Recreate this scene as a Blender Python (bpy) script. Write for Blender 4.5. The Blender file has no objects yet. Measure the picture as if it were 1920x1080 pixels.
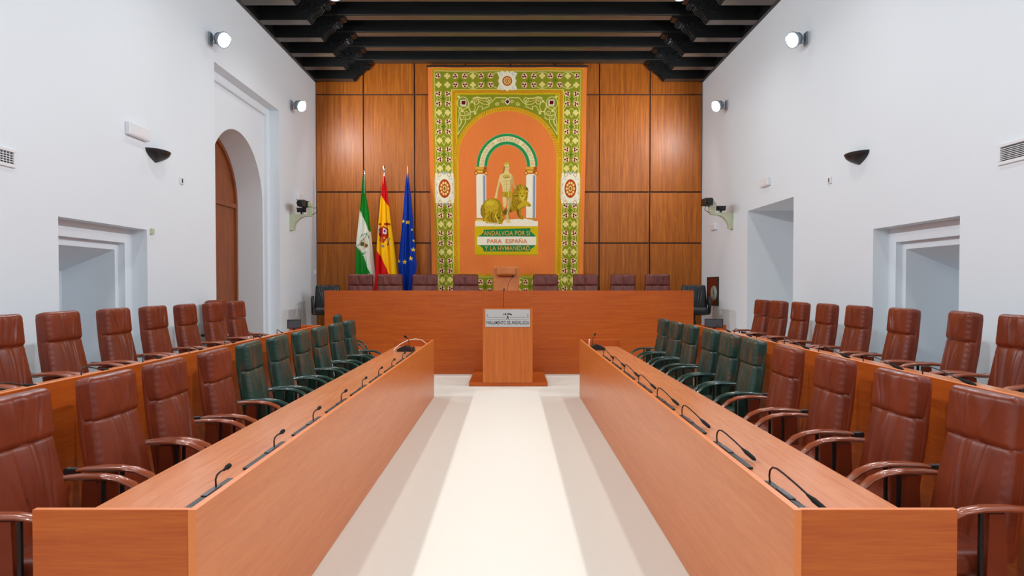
import bpy, bmesh, math, random
import numpy as np
from mathutils import Vector, Matrix, Euler
PI = math.pi
SC = bpy.context.scene
COL = SC.collection

# ------------------------------------------------------------------ camera, world, exposure
FPX = 1280.0
PITCH = math.radians(1.2)
SHX, SHY = 0.0013, 0.01084
CAMZ = 1.65
cam_d = bpy.data.cameras.new('camera')
cam_d.sensor_width = 36.0
cam_d.lens = FPX / 1920 * 36.0
cam_d.shift_x, cam_d.shift_y = SHX, SHY
cam_d.clip_start = 0.05
cam = bpy.data.objects.new('camera', cam_d)
COL.objects.link(cam)
cam.location = (0, 0, CAMZ)
cam.rotation_euler = (PI / 2 - PITCH, 0, 0)
SC.camera = cam
w = bpy.data.worlds.new('world'); SC.world = w; w.use_nodes = True
w.node_tree.nodes['Background'].inputs[0].default_value = (0.9, 0.95, 1, 1)
w.node_tree.nodes['Background'].inputs[1].default_value = 0.02
vs = SC.view_settings
vs.view_transform = 'Standard'; vs.look = 'None'; vs.gamma = 1; vs.use_curve_mapping = False
vs.exposure = 0.0
WALL_LAMP_W, CEIL_LAMP_W = 90.0, 118.0
WALL_LAMP_COL = (0.94, 0.975, 1.0); CEIL_LAMP_COL = (1.0, 0.985, 0.96)

def ray(px, py):
    xc = ((px - 960) + SHX * 1920) / FPX
    yc = ((540 - py) + SHY * 1920) / FPX
    return Vector((xc, math.cos(PITCH) + yc * math.sin(PITCH), yc * math.cos(PITCH) - math.sin(PITCH)))
def atY(px, py, Y):
    d = ray(px, py); return Vector((0, 0, CAMZ)) + d * (Y / d.y)
def atX(px, py, X):
    d = ray(px, py); return Vector((0, 0, CAMZ)) + d * (X / d.x)

# ------------------------------------------------------------------ helpers
def lin(c):
    return tuple((v / 12.92 if v <= 0.04045 else ((v + 0.055) / 1.055) ** 2.4) for v in c)
def rgb(r, g, b):
    return lin((r / 255, g / 255, b / 255))

class MB:
    """collects shapes; build() links them as one mesh object"""
    def __init__(s): s.v = []; s.f = []; s.mi = []; s.m = 0
    def add(s, vs_, fs_):
        o = len(s.v); s.v.extend([tuple(p) for p in vs_])
        for f in fs_: s.f.append(tuple(i + o for i in f)); s.mi.append(s.m)
        return s
    def mat(s, i): s.m = i; return s
    def box(s, x0, x1, y0, y1, z0, z1, c=0.0):
        x0, x1 = min(x0, x1), max(x0, x1); y0, y1 = min(y0, y1), max(y0, y1); z0, z1 = min(z0, z1), max(z0, z1)
        if c <= 0:
            V = [(x0,y0,z0),(x1,y0,z0),(x1,y1,z0),(x0,y1,z0),(x0,y0,z1),(x1,y0,z1),(x1,y1,z1),(x0,y1,z1)]
            return s.add(V, [(0,3,2,1),(4,5,6,7),(0,1,5,4),(1,2,6,5),(2,3,7,6),(3,0,4,7)])
        bm = bmesh.new(); bmesh.ops.create_cube(bm, size=1)
        for v in bm.verts:
            v.co = Vector(((x0+x1)/2 + v.co.x*(x1-x0), (y0+y1)/2 + v.co.y*(y1-y0), (z0+z1)/2 + v.co.z*(z1-z0)))
        bmesh.ops.bevel(bm, geom=list(bm.edges), offset=c, segments=2, affect='EDGES', profile=0.5)
        bm.verts.index_update()
        s.add([v.co[:] for v in bm.verts], [tuple(v.index for v in f.verts) for f in bm.faces]); bm.free()
        return s
    def sweep(s, path, ra, rb=None, n=10, up=(0, 0, 1), caps=True):
        """tube along path; ra = radius across (side), rb = radius along 'up'; both may be lists"""
        P = [Vector(p) for p in path]; L = len(P)
        if rb is None: rb = ra
        A = ra if isinstance(ra, (list, tuple)) else [ra]*L
        B = rb if isinstance(rb, (list, tuple)) else [rb]*L
        up = Vector(up); V = []; F = []
        side0 = None
        for i, p in enumerate(P):
            t = (P[min(i+1, L-1)] - P[max(i-1, 0)]).normalized()
            sd = t.cross(up)
            if sd.length < 1e-3: sd = t.cross(Vector((1, 0, 0))) if side0 is None else side0 - t*side0.dot(t)
            sd.normalize()
            if side0 is not None and sd.dot(side0) < 0: sd = -sd
            side0 = sd; u = sd.cross(t).normalized()
            for k in range(n):
                a = 2*PI*k/n
                V.append(p + sd*(math.cos(a)*A[i]) + u*(math.sin(a)*B[i]))
        for i in range(L-1):
            for k in range(n):
                a = i*n+k; b = i*n+(k+1) % n
                F.append((a, b, b+n, a+n))
        if caps:
            F.append(tuple(range(n))[::-1]); F.append(tuple(range((L-1)*n, L*n)))
        return s.add(V, F)
    def lathe(s, prof, c=(0, 0, 0), n=24, axis='z', M=None):
        V = []; F = []
        for r, h in prof:
            for k in range(n):
                a = 2*PI*k/n; q = Vector((r*math.cos(a), r*math.sin(a), h))
                if axis == 'x': q = Vector((q.z, q.x, q.y))
                if axis == 'y': q = Vector((q.y, q.z, q.x))
                if M is not None: q = M @ q
                V.append(q + Vector(c))
        L = len(prof)
        for i in range(L-1):
            for k in range(n):
                a = i*n+k; b = i*n+(k+1) % n
                F.append((a, b, b+n, a+n))
        F.append(tuple(range(n))[::-1]); F.append(tuple(range((L-1)*n, L*n)))
        return s.add(V, F)
    def prism(s, poly, a0, a1, plane='xz'):
        n = len(poly); V = []
        for a in (a0, a1):
            for p, q in poly:
                V.append({'xz': (p, a, q), 'yz': (a, p, q), 'xy': (p, q, a)}[plane])
        F = [tuple(range(n)), tuple(range(n, 2*n))[::-1]]
        for i in range(n):
            j = (i+1) % n; F.append((i, i+n, j+n, j))
        return s.add(V, F)
    def build(s, name, mat, parent=None, smooth=False, loc=None, rot=None, angle=None):
        me = bpy.data.meshes.new(name)
        me.from_pydata(s.v, [], s.f)
        mats = mat if isinstance(mat, (list, tuple)) else [mat]
        for m in mats: me.materials.append(m)
        if len(mats) > 1: me.polygons.foreach_set('material_index', s.mi)
        bm = bmesh.new(); bm.from_mesh(me)
        bmesh.ops.recalc_face_normals(bm, faces=bm.faces)
        bm.to_mesh(me); bm.free()
        if smooth:
            me.polygons.foreach_set('use_smooth', [True]*len(me.polygons))
            if angle is None: angle = 40
            me.set_sharp_from_angle(angle=math.radians(angle))
        me.update()
        o = bpy.data.objects.new(name, me); COL.objects.link(o)
        if parent is not None: o.parent = parent
        if loc is not None: o.location = loc
        if rot is not None: o.rotation_euler = rot
        return o

def tag(o, label=None, cat=None, group=None, kind=None):
    if label: o['label'] = label
    if cat: o['category'] = cat
    if group: o['group'] = group
    if kind: o['kind'] = kind
    return o
def thing(name, label, cat, loc=(0, 0, 0), rz=0, group=None):
    o = bpy.data.objects.new(name, None); COL.objects.link(o)
    o.location = loc; o.rotation_euler = (0, 0, rz); o.empty_display_size = 0.1
    return tag(o, label, cat, group)
def dup(o, parent=None):
    c = o.copy(); COL.objects.link(c)
    if parent is not None: c.parent = parent
    for ch in list(o.children): dup(ch, c)
    return c

# ------------------------------------------------------------------ materials
def newmat(name):
    m = bpy.data.materials.new(name); m.use_nodes = True
    return m, m.node_tree.nodes, m.node_tree.links, m.node_tree.nodes['Principled BSDF']
def plain(name, c, rough=0.5, metal=0.0, spec=0.5, coat=0.0, bump=0.0, bscale=60):
    m, N, L, B = newmat(name)
    B.inputs['Base Color'].default_value = (*c, 1); B.inputs['Roughness'].default_value = rough
    B.inputs['Metallic'].default_value = metal; B.inputs['Specular IOR Level'].default_value = spec
    B.inputs['Coat Weight'].default_value = coat
    tc = N.new('ShaderNodeTexCoord'); nz = N.new('ShaderNodeTexNoise'); nz.inputs['Scale'].default_value = bscale
    L.new(tc.outputs['Object'], nz.inputs['Vector'])
    mr = N.new('ShaderNodeMapRange'); mr.inputs['To Min'].default_value = max(0, rough-0.05); mr.inputs['To Max'].default_value = min(1, rough+0.05)
    L.new(nz.outputs['Fac'], mr.inputs['Value']); L.new(mr.outputs['Result'], B.inputs['Roughness'])
    if bump:
        bp = N.new('ShaderNodeBump'); bp.inputs['Strength'].default_value = bump; bp.inputs['Distance'].default_value = 0.01
        L.new(nz.outputs['Fac'], bp.inputs['Height']); L.new(bp.outputs['Normal'], B.inputs['Normal'])
    return m
def wood(name, cols, sc=(1.2, 1.2, 28), rough=0.35, island=0.0, spec=0.38, bands=0.0, coat=0.0):
    """cols: three linear colours dark..light; sc: mapping scale (large across the grain)"""
    m, N, L, B = newmat(name)
    tc = N.new('ShaderNodeTexCoord'); mp = N.new('ShaderNodeMapping'); mp.inputs['Scale'].default_value = sc
    L.new(tc.outputs['Object'], mp.inputs['Vector'])
    nz = N.new('ShaderNodeTexNoise'); nz.noise_dimensions = '4D'
    nz.inputs['Scale'].default_value = 1.0; nz.inputs['Detail'].default_value = 7; nz.inputs['Roughness'].default_value = 0.62
    nz.inputs['Distortion'].default_value = 0.6
    L.new(mp.outputs['Vector'], nz.inputs['Vector'])
    geo = N.new('ShaderNodeNewGeometry')
    mm = N.new('ShaderNodeMath'); mm.operation = 'MULTIPLY'; mm.inputs[1].default_value = 37.0
    L.new(geo.outputs['Random Per Island'], mm.inputs[0]); L.new(mm.outputs[0], nz.inputs['W'])
    fine = N.new('ShaderNodeTexNoise'); fine.inputs['Scale'].default_value = 5.0; fine.inputs['Detail'].default_value = 4
    L.new(mp.outputs['Vector'], fine.inputs['Vector'])
    mix = N.new('ShaderNodeMix'); mix.inputs[0].default_value = 0.35
    L.new(nz.outputs['Fac'], mix.inputs[2]); L.new(fine.outputs['Fac'], mix.inputs[3])
    cr = N.new('ShaderNodeValToRGB'); e = cr.color_ramp.elements
    e[0].position = 0.34; e[0].color = (*cols[0], 1); e[1].position = 0.66; e[1].color = (*cols[2], 1)
    x = e.new(0.5); x.color = (*cols[1], 1)
    L.new(mix.outputs[0], cr.inputs['Fac'])
    out = cr.outputs['Color']
    if island:
        hs = N.new('ShaderNodeHueSaturation'); mr = N.new('ShaderNodeMapRange')
        mr.inputs['To Min'].default_value = 1-island; mr.inputs['To Max'].default_value = 1+island
        L.new(geo.outputs['Random Per Island'], mr.inputs['Value']); L.new(mr.outputs['Result'], hs.inputs['Value'])
        L.new(out, hs.inputs['Color']); out = hs.outputs['Color']
    L.new(out, B.inputs['Base Color'])
    B.inputs['Roughness'].default_value = rough; B.inputs['Specular IOR Level'].default_value = spec
    B.inputs['Coat Weight'].default_value = coat; B.inputs['Coat Roughness'].default_value = 0.25
    bp = N.new('ShaderNodeBump'); bp.inputs['Strength'].default_value = 0.06; bp.inputs['Distance'].default_value = 0.004
    L.new(mix.outputs[0], bp.inputs['Height']); L.new(bp.outputs['Normal'], B.inputs['Normal'])
    return m
def leather(name, c1, c2, rough=0.36, streak=None, bump=0.25):
    m, N, L, B = newmat(name)
    tc = N.new('ShaderNodeTexCoord'); oi = N.new('ShaderNodeObjectInfo')
    va = N.new('ShaderNodeVectorMath'); va.operation = 'ADD'
    L.new(tc.outputs['Object'], va.inputs[0])
    mu = N.new('ShaderNodeMath'); mu.operation = 'MULTIPLY'; mu.inputs[1].default_value = 11
    L.new(oi.outputs['Random'], mu.inputs[0]); L.new(mu.outputs[0], va.inputs[1])
    nz = N.new('ShaderNodeTexNoise'); nz.inputs['Scale'].default_value = 5; nz.inputs['Detail'].default_value = 5
    L.new(va.outputs[0], nz.inputs['Vector'])
    cr = N.new('ShaderNodeValToRGB'); e = cr.color_ramp.elements
    e[0].position = 0.35; e[0].color = (*c1, 1); e[1].position = 0.65; e[1].color = (*c2, 1)
    L.new(nz.outputs['Fac'], cr.inputs['Fac']); out = cr.outputs['Color']
    mp = N.new('ShaderNodeMapping'); mp.inputs['Scale'].default_value = (6, 34, 3.5)
    L.new(va.outputs[0], mp.inputs['Vector'])
    st = N.new('ShaderNodeTexNoise'); st.inputs['Scale'].default_value = 1; st.inputs['Detail'].default_value = 3; st.inputs['Distortion'].default_value = 0.5
    L.new(mp.outputs['Vector'], st.inputs['Vector'])
    if streak:
        r2 = N.new('ShaderNodeValToRGB'); e = r2.color_ramp.elements
        e[0].position = 0.50; e[0].color = (0, 0, 0, 1); e[1].position = 0.66; e[1].color = (0.75, 0.75, 0.75, 1)
        L.new(st.outputs['Fac'], r2.inputs['Fac'])
        mx = N.new('ShaderNodeMix'); mx.data_type = 'RGBA'
        L.new(r2.outputs['Color'], mx.inputs[0]); L.new(out, mx.inputs[6]); mx.inputs[7].default_value = (*streak, 1)
        out = mx.outputs[2]
    L.new(out, B.inputs['Base Color'])
    B.inputs['Roughness'].default_value = rough; B.inputs['Specular IOR Level'].default_value = 0.42
    fn = N.new('ShaderNodeTexNoise'); fn.inputs['Scale'].default_value = 220; fn.inputs['Detail'].default_value = 2
    L.new(tc.outputs['Object'], fn.inputs['Vector'])
    b1 = N.new('ShaderNodeBump'); b1.inputs['Strength'].default_value = bump; b1.inputs['Distance'].default_value = 0.012
    L.new(st.outputs['Fac'], b1.inputs['Height'])
    b2 = N.new('ShaderNodeBump'); b2.inputs['Strength'].default_value = 0.12; b2.inputs['Distance'].default_value = 0.002
    L.new(fn.outputs['Fac'], b2.inputs['Height']); L.new(b1.outputs['Normal'], b2.inputs['Normal'])
    L.new(b2.outputs['Normal'], B.inputs['Normal'])
    return m
def emis(name, c, s):
    m, N, L, B = newmat(name)
    B.inputs['Emission Color'].default_value = (*c, 1); B.inputs['Emission Strength'].default_value = s
    B.inputs['Base Color'].default_value = (0.8, 0.8, 0.8, 1)
    return m
def painted(name, rough=0.9, weave=0.0, sheen=0.0):
    m, N, L, B = newmat(name)
    at = N.new('ShaderNodeAttribute'); at.attribute_name = 'dye'
    tc = N.new('ShaderNodeTexCoord'); mp = N.new('ShaderNodeMapping'); mp.inputs['Scale'].default_value = (90, 90, 3)
    L.new(tc.outputs['Object'], mp.inputs['Vector'])
    nz = N.new('ShaderNodeTexNoise'); nz.inputs['Scale'].default_value = 1; nz.inputs['Detail'].default_value = 3
    L.new(mp.outputs['Vector'], nz.inputs['Vector'])
    mr = N.new('ShaderNodeMapRange'); mr.inputs['To Min'].default_value = 1-weave; mr.inputs['To Max'].default_value = 1+weave
    L.new(nz.outputs['Fac'], mr.inputs['Value'])
    hs = N.new('ShaderNodeHueSaturation'); L.new(at.outputs['Color'], hs.inputs['Color']); L.new(mr.outputs['Result'], hs.inputs['Value'])
    L.new(hs.outputs['Color'], B.inputs['Base Color']); B.inputs['Roughness'].default_value = rough
    B.inputs['Specular IOR Level'].default_value = 0.15
    return m

M = {}
M['plaster'] = plain('plaster', (0.752, 0.808, 0.862), 0.75, bump=0.12, bscale=9, spec=0.3)
M['cream_floor'] = plain('cream_floor', rgb(240, 237, 226), 0.55, spec=0.3, bscale=3)
CH = [rgb(176, 76, 22), rgb(197, 93, 32), rgb(211, 111, 46)]
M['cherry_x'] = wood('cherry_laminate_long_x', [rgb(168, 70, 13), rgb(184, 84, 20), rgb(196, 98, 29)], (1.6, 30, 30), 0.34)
M['cherry_y_lit'] = wood('cherry_laminate_long_y_lit', [rgb(182, 95, 38), rgb(193, 107, 48), rgb(203, 118, 58)], (30, 1.6, 30), 0.30)  # lighter, yellower copy: light and gloss on the bench faces put into the colour
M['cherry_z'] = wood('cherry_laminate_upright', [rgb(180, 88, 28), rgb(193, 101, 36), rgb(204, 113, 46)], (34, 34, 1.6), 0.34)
M['cherry_top_sheen'] = wood('cherry_laminate_top_sheen', [rgb(198, 112, 66), rgb(210, 130, 84), rgb(220, 145, 98)], (36, 1.6, 30), 0.24)  # pale pinkish tone: sheen of the room lights painted into the desktop colour
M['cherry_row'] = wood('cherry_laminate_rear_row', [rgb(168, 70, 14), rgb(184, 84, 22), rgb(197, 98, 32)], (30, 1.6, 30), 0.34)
M['cherry_edge'] = plain('cherry_edging', rgb(222, 125, 60), 0.35)
M['walnut'] = wood('wall_panel_veneer', [rgb(124, 60, 10), rgb(158, 84, 17), rgb(184, 108, 28)], (26, 26, 0.8), 0.42, island=0.10, spec=0.32)
M['groove'] = plain('panel_groove', rgb(52, 26, 12), 0.6)
M['door_wood'] = wood('door_wood', [rgb(110, 55, 25), rgb(140, 75, 38), rgb(160, 92, 50)], (30, 30, 1.0), 0.45)
M['ebony'] = wood('black_beam_wood', [rgb(9, 10, 11), rgb(16, 17, 18), rgb(28, 27, 27)], (1.2, 20, 20), 0.42)
M['ebony_under'] = wood('beam_soffit_wood', [rgb(48, 40, 33), rgb(68, 57, 46), rgb(90, 76, 62)], (1.0, 20, 20), 0.38)
M['brown'] = leather('brown_leather', rgb(108, 40, 18), rgb(124, 50, 25), 0.34, bump=0.03)
M['green'] = leather('green_leather', rgb(24, 52, 44), rgb(36, 66, 56), 0.38, streak=rgb(92, 66, 44), bump=0.04)
M['maroon'] = leather('maroon_leather', rgb(92, 36, 27), rgb(110, 48, 38), 0.40, bump=0.04)
M['black_leather'] = leather('black_leather', rgb(18, 20, 24), rgb(28, 31, 36), 0.33)
M['tan'] = leather('tan_leather', rgb(184, 102, 48), rgb(200, 118, 60), 0.5, bump=0.05)
M['arm_brown'] = plain('brown_arm_wood', rgb(146, 72, 44), 0.25, coat=0.4)
M['arm_green'] = plain('green_arm_lacquer', rgb(30, 62, 56), 0.28, coat=0.4)
M['black_plastic'] = plain('black_plastic', rgb(12, 12, 13), 0.45)
M['foam'] = plain('microphone_foam', rgb(16, 15, 15), 0.95, bump=0.3, bscale=400)
M['grey_plastic'] = plain('grey_plastic', rgb(66, 70, 78), 0.3)
M['white_plastic'] = plain('white_plastic', rgb(226, 228, 232), 0.4)
M['beige_metal'] = plain('beige_metal', rgb(190, 196, 168), 0.45)
M['steel'] = plain('brushed_steel', rgb(186, 186, 186), 0.45, metal=0.1)
M['dark_metal'] = plain('dark_metal', rgb(45, 42, 44), 0.4, metal=0.4)
M['chrome'] = plain('chrome', rgb(220, 220, 220), 0.15, metal=1.0)
M['brass'] = plain('brass', rgb(200, 160, 80), 0.3, metal=1.0)
M['lamp_grey'] = plain('lamp_housing', rgb(150, 165, 178), 0.35, metal=0.3)
M['lens'] = emis('lamp_lens', (0.9, 0.97, 1.0), 14)
M['tapestry'] = painted('tapestry_weave', 0.95, 0.10)
M['flag'] = painted('flag_satin', 0.55, 0.03)
M['ink'] = plain('sign_ink', rgb(22, 23, 25), 0.6)
M['ink_grey'] = plain('sign_ink_grey', rgb(120, 126, 122), 0.6)
M['white_cable'] = plain('white_cable', rgb(240, 236, 226), 0.4)
M['glass_dark'] = plain('red_cabinet_enamel', rgb(92, 20, 16), 0.25)
M['hose'] = plain('hose', rgb(170, 170, 160), 0.6)
M['thread_gold'] = plain('gold_thread', rgb(196, 158, 66), 0.9)
M['thread_orange'] = plain('orange_thread', rgb(206, 112, 52), 0.9)

# ------------------------------------------------------------------ room shell
XL, XR, YB, Y0 = -4.2, 4.13, 14.8, -3.2
ZT, ZP = 6.0, 6.85
MB().box(XL-1.4, XR+1.4, Y0-.2, YB+.2, -.2, 0).build('floor', M['cream_floor'])['kind'] = 'structure'
def platform(n, x0, x1, y0, y1, z):
    o = MB().box(x0, x1, y0, y1, 0.001, z).build(n, M['cream_floor']); o['kind'] = 'structure'; return o
SIDE_Z = 0.28
def niche_wall(X, s, name, has_arch):
    """X inner face; s = -1 left, +1 right; wall body goes outwards"""
    b = MB(); D = X + s*1.2
    def bx(y0, y1, z0, z1, a=0.0, d=None): b.box(X + s*a, D if d is None else X + s*d, y0, y1, z0, z1)
    ny0, ny1, nz0, nz1 = (6.35, 7.90, 0.3, 2.285) if s < 0 else (6.29, 7.79, 0.3, 2.285)
    if has_arch: oy0, oy1, oz0, oz1 = 9.74, 12.44, 0.0, 4.81
    else: oy0, oy1, oz0, oz1 = 9.99, 11.93, 0.0, 2.935
    bx(Y0, ny0, 0, ZP); bx(ny0, ny1, 0, nz0); bx(ny0, ny1, nz1, ZP)
    bx(ny1, oy0, 0, ZP); bx(oy0, oy1, oz1, ZP); bx(oy1, YB+.2, 0, ZP)
    # stepped window recess
    def ring(a, y0, y1, z1, wd, hz):
        bx(y0, y0+wd, nz0, z1, a); bx(y1-wd, y1, nz0, z1, a); bx(y0+wd, y1-wd, z1-hz, z1, a)
    ring(.176, ny0, ny1, nz1, .15, .16)
    ring(.25, ny0+.15, ny1-.15, nz1-.16, .07, .08)
    iz = nz1-.24; ia, ib = ny0+.22, ny1-.22
    b.prism([(X+s*.25, iz), (X+s*.85, iz-.24), (D, iz-.24), (D, iz)], ia, ib, 'xz')
    bx(ia, ib, nz0, iz-.24, .85)
    if has_arch:
        # outer step
        bx(oy0, oy0+.18, 0, oz1, .173); bx(oy1-.18, oy1, 0, oz1, .173); bx(oy0+.18, oy1-.18, oz1-.13, oz1, .173)
        yc, r, zs, zt = 11.09, 1.10, 3.04, oz1-.13
        a0, a1 = oy0+.18, oy1-.18
        bx(a0, yc-r, 0, zs, .22); bx(yc+r, a1, 0, zs, .22)
        n = 56; A = [(yc-r*math.cos(PI*i/n), zs+r*math.sin(PI*i/n)) for i in range(n+1)]
        poly = [(a0, zs), (A[0][0], zs)] + A[1:-1] + [(A[-1][0], zs), (a1, zs), (a1, zt), (a0, zt)]
        for i in range(n):
            (p0, q0), (p1, q1) = A[i], A[i+1]
            b.prism([(p0, q0), (p1, q1), (p1, zt), (p0, zt)], X+s*.22, D, 'yz')
        bx(a0, yc-r, zs, zt, .22); bx(yc+r, a1, zs, zt, .22)
    o = b.build(name, M['plaster']); o['kind'] = 'structure'
    return o
WL = niche_wall(XL, -1, 'wall_left', True)
WR = niche_wall(XR, 1, 'wall_right', False)
MB().box(XR+1.2, XR+1.3, 9.5, 12.5, 0, 3.4).build('trim_1', M['plaster'])['kind'] = 'structure'
MB().box(XL-1.4, XR+1.4, Y0-.2, Y0, 0, ZP).build('wall_front', M['plaster'])['kind'] = 'structure'
# arched door at the back of the left recess
def arch_pts(yc, r, zs, n=40): return [(yc-r*math.cos(PI*i/n), zs+r*math.sin(PI*i/n)) for i in range(n+1)]
dr = bpy.data.objects.new('door_1', None); COL.objects.link(dr); dr['kind'] = 'structure'; dr.location = (-4.9, 11.09, 0)
lf = MB()
for (ya, yb) in ((-1.1, -.01), (.01, 1.1)):
    pts = [p for p in arch_pts(0, 1.1, 3.04) if ya-.001 <= p[0] <= yb+.001]
    lf.prism([(ya, 0.0)] + ([(ya, pts[0][1])] if ya > -1 else []) + pts + ([(yb, pts[-1][1])] if yb < 1 else []) + [(yb, 0.0)], -.05, 0, 'yz')
lf.build('door_leaf', M['door_wood'], dr)
fr = MB()
ao, ai = arch_pts(0, 1.10, 3.04), arch_pts(0, 1.035, 3.04)
for i in range(40):
    fr.prism([ao[i], ao[i+1], ai[i+1], ai[i]], 0, .04, 'yz')
for ya, yb in ((-1.1, -1.035), (1.035, 1.1)): fr.box(0, .04, ya, yb, 0, 3.04)
fr.box(0, .035, -1.035, 1.035, 3.0, 3.08); fr.box(0, .03, -.04, .04, 0, 3.0)
fr.build('door_frame', M['door_wood'], dr)

# panelled back wall
wb = MB().box(XL, XR, YB, YB+.2, 0, ZP)
wb.mat(1)
xs = [XL, -3.17, -2.07, -.97, .0, .95, 1.91, 3.0, XR]
zs_ = [0.0, 1.45, 2.55, 3.65, 5.74, 6.84]
for i in range(8):
    for j in range(5):
        g = .014
        wb.box(xs[i]+g, xs[i+1]-g, YB-.03, YB-.001, zs_[j]+g, zs_[j+1]-g, .003)
wb.build('wall_back', [M['groove'], M['walnut']])['kind'] = 'structure'

# ceiling with beams and carved corbels
ce = MB().box(XL-.1, XR+.1, Y0, YB, ZP, ZP+.15).build('ceiling', M['ebony']); ce['kind'] = 'structure'
def frieze(x, s, n):
    b = MB().box(x, x-s*.03, Y0, YB-.04, ZT+.1, ZP); b.box(x, x-s*.06, Y0, YB-.04, ZT-.005, ZT+.1, .006)
    b.build(n, M['ebony'])['kind'] = 'structure'
frieze(XL, -1, 'trim_2'); frieze(XR, 1, 'trim_3')
def corbel_profile():
    P = [(0, 0), (.86, 0), (.885, .012), (.905, .045), (.93, .09), (.97, .125), (1.02, .15), (1.06, .185), (1.08, .23),
         (1.095, .255), (1.12, .245), (1.155, .24), (1.185, .258), (1.195, .29), (1.18, .32), (1.21, .335), (1.26, .345), (1.27, .355), (1.27, .38), (0, .38)]
    return P
def spiral(cx, cz, r, turns, n=26, d=1):
    return [(cx + d*r*(1-.8*i/n)*math.cos(2*PI*turns*i/n), cz + r*(1-.8*i/n)*math.sin(2*PI*turns*i/n)) for i in range(n+1)]
beamY = [14.62 - .8*k for k in range(0, 22)]
beam0 = None; corb = {}
for k, y in enumerate(beamY):
    if beam0 is None:
        b = MB().box(XL+.03, XR-.03, -.12, .12, .012, .46, .012); b.mat(1).box(XL+.03, XR-.03, -.10, .10, 0, .013)
        beam0 = b.build('beam', [M['ebony'], M['ebony_under']], ce); o = beam0
    else: o = dup(beam0, ce)
    o.location = (0, y, 6.385)
    for s in (-1, 1):
        X = XL if s < 0 else XR
        if s not in corb:
            q = MB().prism([(X - s*a, z) for a, z in corbel_profile()], -.11, .11, 'xz')
            q.mat(1).box(X-s*.03, X-s*.86, -.095, .095, -.002, .002)
            c = q.build('corbel', [M['ebony'], M['ebony_under']], ce)
            sc = MB()
            for yy in (-.112, .112):
                for (cx, cz, r, t, d) in ((1.14, .285, .042, 1.5, 1), (.97, .22, .06, 1.5, -1), (.80, .19, .09, 1.4, 1)):
                    sc.sweep([(X-s*p, yy, z) for p, z in spiral(cx, cz, r, t, d=d)], .011, n=6, up=(0, 1, 0))
            for yy in (-.07, 0, .07):
                sc.sweep([(X-s*p, yy, z-.004) for p, z in corbel_profile()[1:15]], .014, .012, n=6, up=(0, 1, 0))
            sc.build('carved_scroll', M['ebony'], c, smooth=True)
            corb[s] = c; o = c
        else: o = dup(corb[s], ce)
        o.location = (0, y, 6.002)

# side platforms carrying the rear rows, and the dais
platform('trim_4', XL, -2.64, 1.6, 12.4, SIDE_Z); platform('trim_5', 2.56, XR, 1.6, 12.4, SIDE_Z)
DAIS = 0.70
platform('trim_6', XL, XR, 12.62, YB-.04, DAIS)

# ------------------------------------------------------------------ benches
def bench(name, s, xin, y0, y1, z0, label, depth=.565):
    """s=-1: screen's inner face at xin, desk goes to -x"""
    t = thing(name, label, 'bench', (xin, (y0+y1)/2, z0))
    ya, yb = y0-(y0+y1)/2, y1-(y0+y1)/2
    H = .845 if z0 == 0 else 1.095 - z0
    zb = 0 if z0 == 0 else -z0+.0
    MB().box(0, s*.027, ya, yb, zb+.003, H, .0015).build('front_screen', M['cherry_y_lit'] if z0 == 0 else M['cherry_row'], t)
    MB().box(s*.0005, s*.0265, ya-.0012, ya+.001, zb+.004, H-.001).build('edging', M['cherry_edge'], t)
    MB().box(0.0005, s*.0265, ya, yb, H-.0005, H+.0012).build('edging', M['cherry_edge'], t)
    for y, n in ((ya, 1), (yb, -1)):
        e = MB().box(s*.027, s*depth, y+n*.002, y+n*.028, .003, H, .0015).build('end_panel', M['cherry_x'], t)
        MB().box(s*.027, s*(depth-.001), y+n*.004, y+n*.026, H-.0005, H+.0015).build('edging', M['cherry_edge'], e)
    MB().box(s*.028, s*(depth-.03), ya+.03, yb-.03, .72, .75, .002).build('desktop', M['cherry_top_sheen'], t)
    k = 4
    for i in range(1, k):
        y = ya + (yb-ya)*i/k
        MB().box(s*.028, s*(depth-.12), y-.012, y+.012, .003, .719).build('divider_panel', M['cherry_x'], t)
    return t
bench('front_bench', -1, -1.125, 2.42, 10.0, 0, 'long cherry wood front bench left of the centre aisle', .585)
bench('front_bench', 1, 1.012, 2.42, 10.0, 0, 'long cherry wood front bench right of the centre aisle', .585)
bench('rear_bench', -1, -2.60, 1.8, 9.35, SIDE_Z, 'cherry wood second row bench along the left wall, behind green chairs', .42)
bench('rear_bench', 1, 2.52, 1.8, 9.45, SIDE_Z, 'cherry wood second row bench along the right wall, behind green chairs', .46)

# rostrum
t = thing('presidential_rostrum', 'wide cherry wood rostrum across the back of the hall', 'rostrum', (0, 12.57, 0))
pf = MB()
xx = [-3.43, -.50, .36, 3.37]
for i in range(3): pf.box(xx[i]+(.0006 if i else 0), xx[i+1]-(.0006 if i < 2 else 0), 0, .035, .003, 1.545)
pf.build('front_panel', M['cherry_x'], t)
for a, b_ in ((-3.43, -3.395), (3.335, 3.37)): MB().box(a, b_, .036, .70, DAIS+.002, 1.545).build('side_panel', M['cherry_y_lit'], t)
MB().box(-3.394, 3.334, .036, .62, 1.40, 1.44).build('desktop', M['cherry_x'], t)

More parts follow.
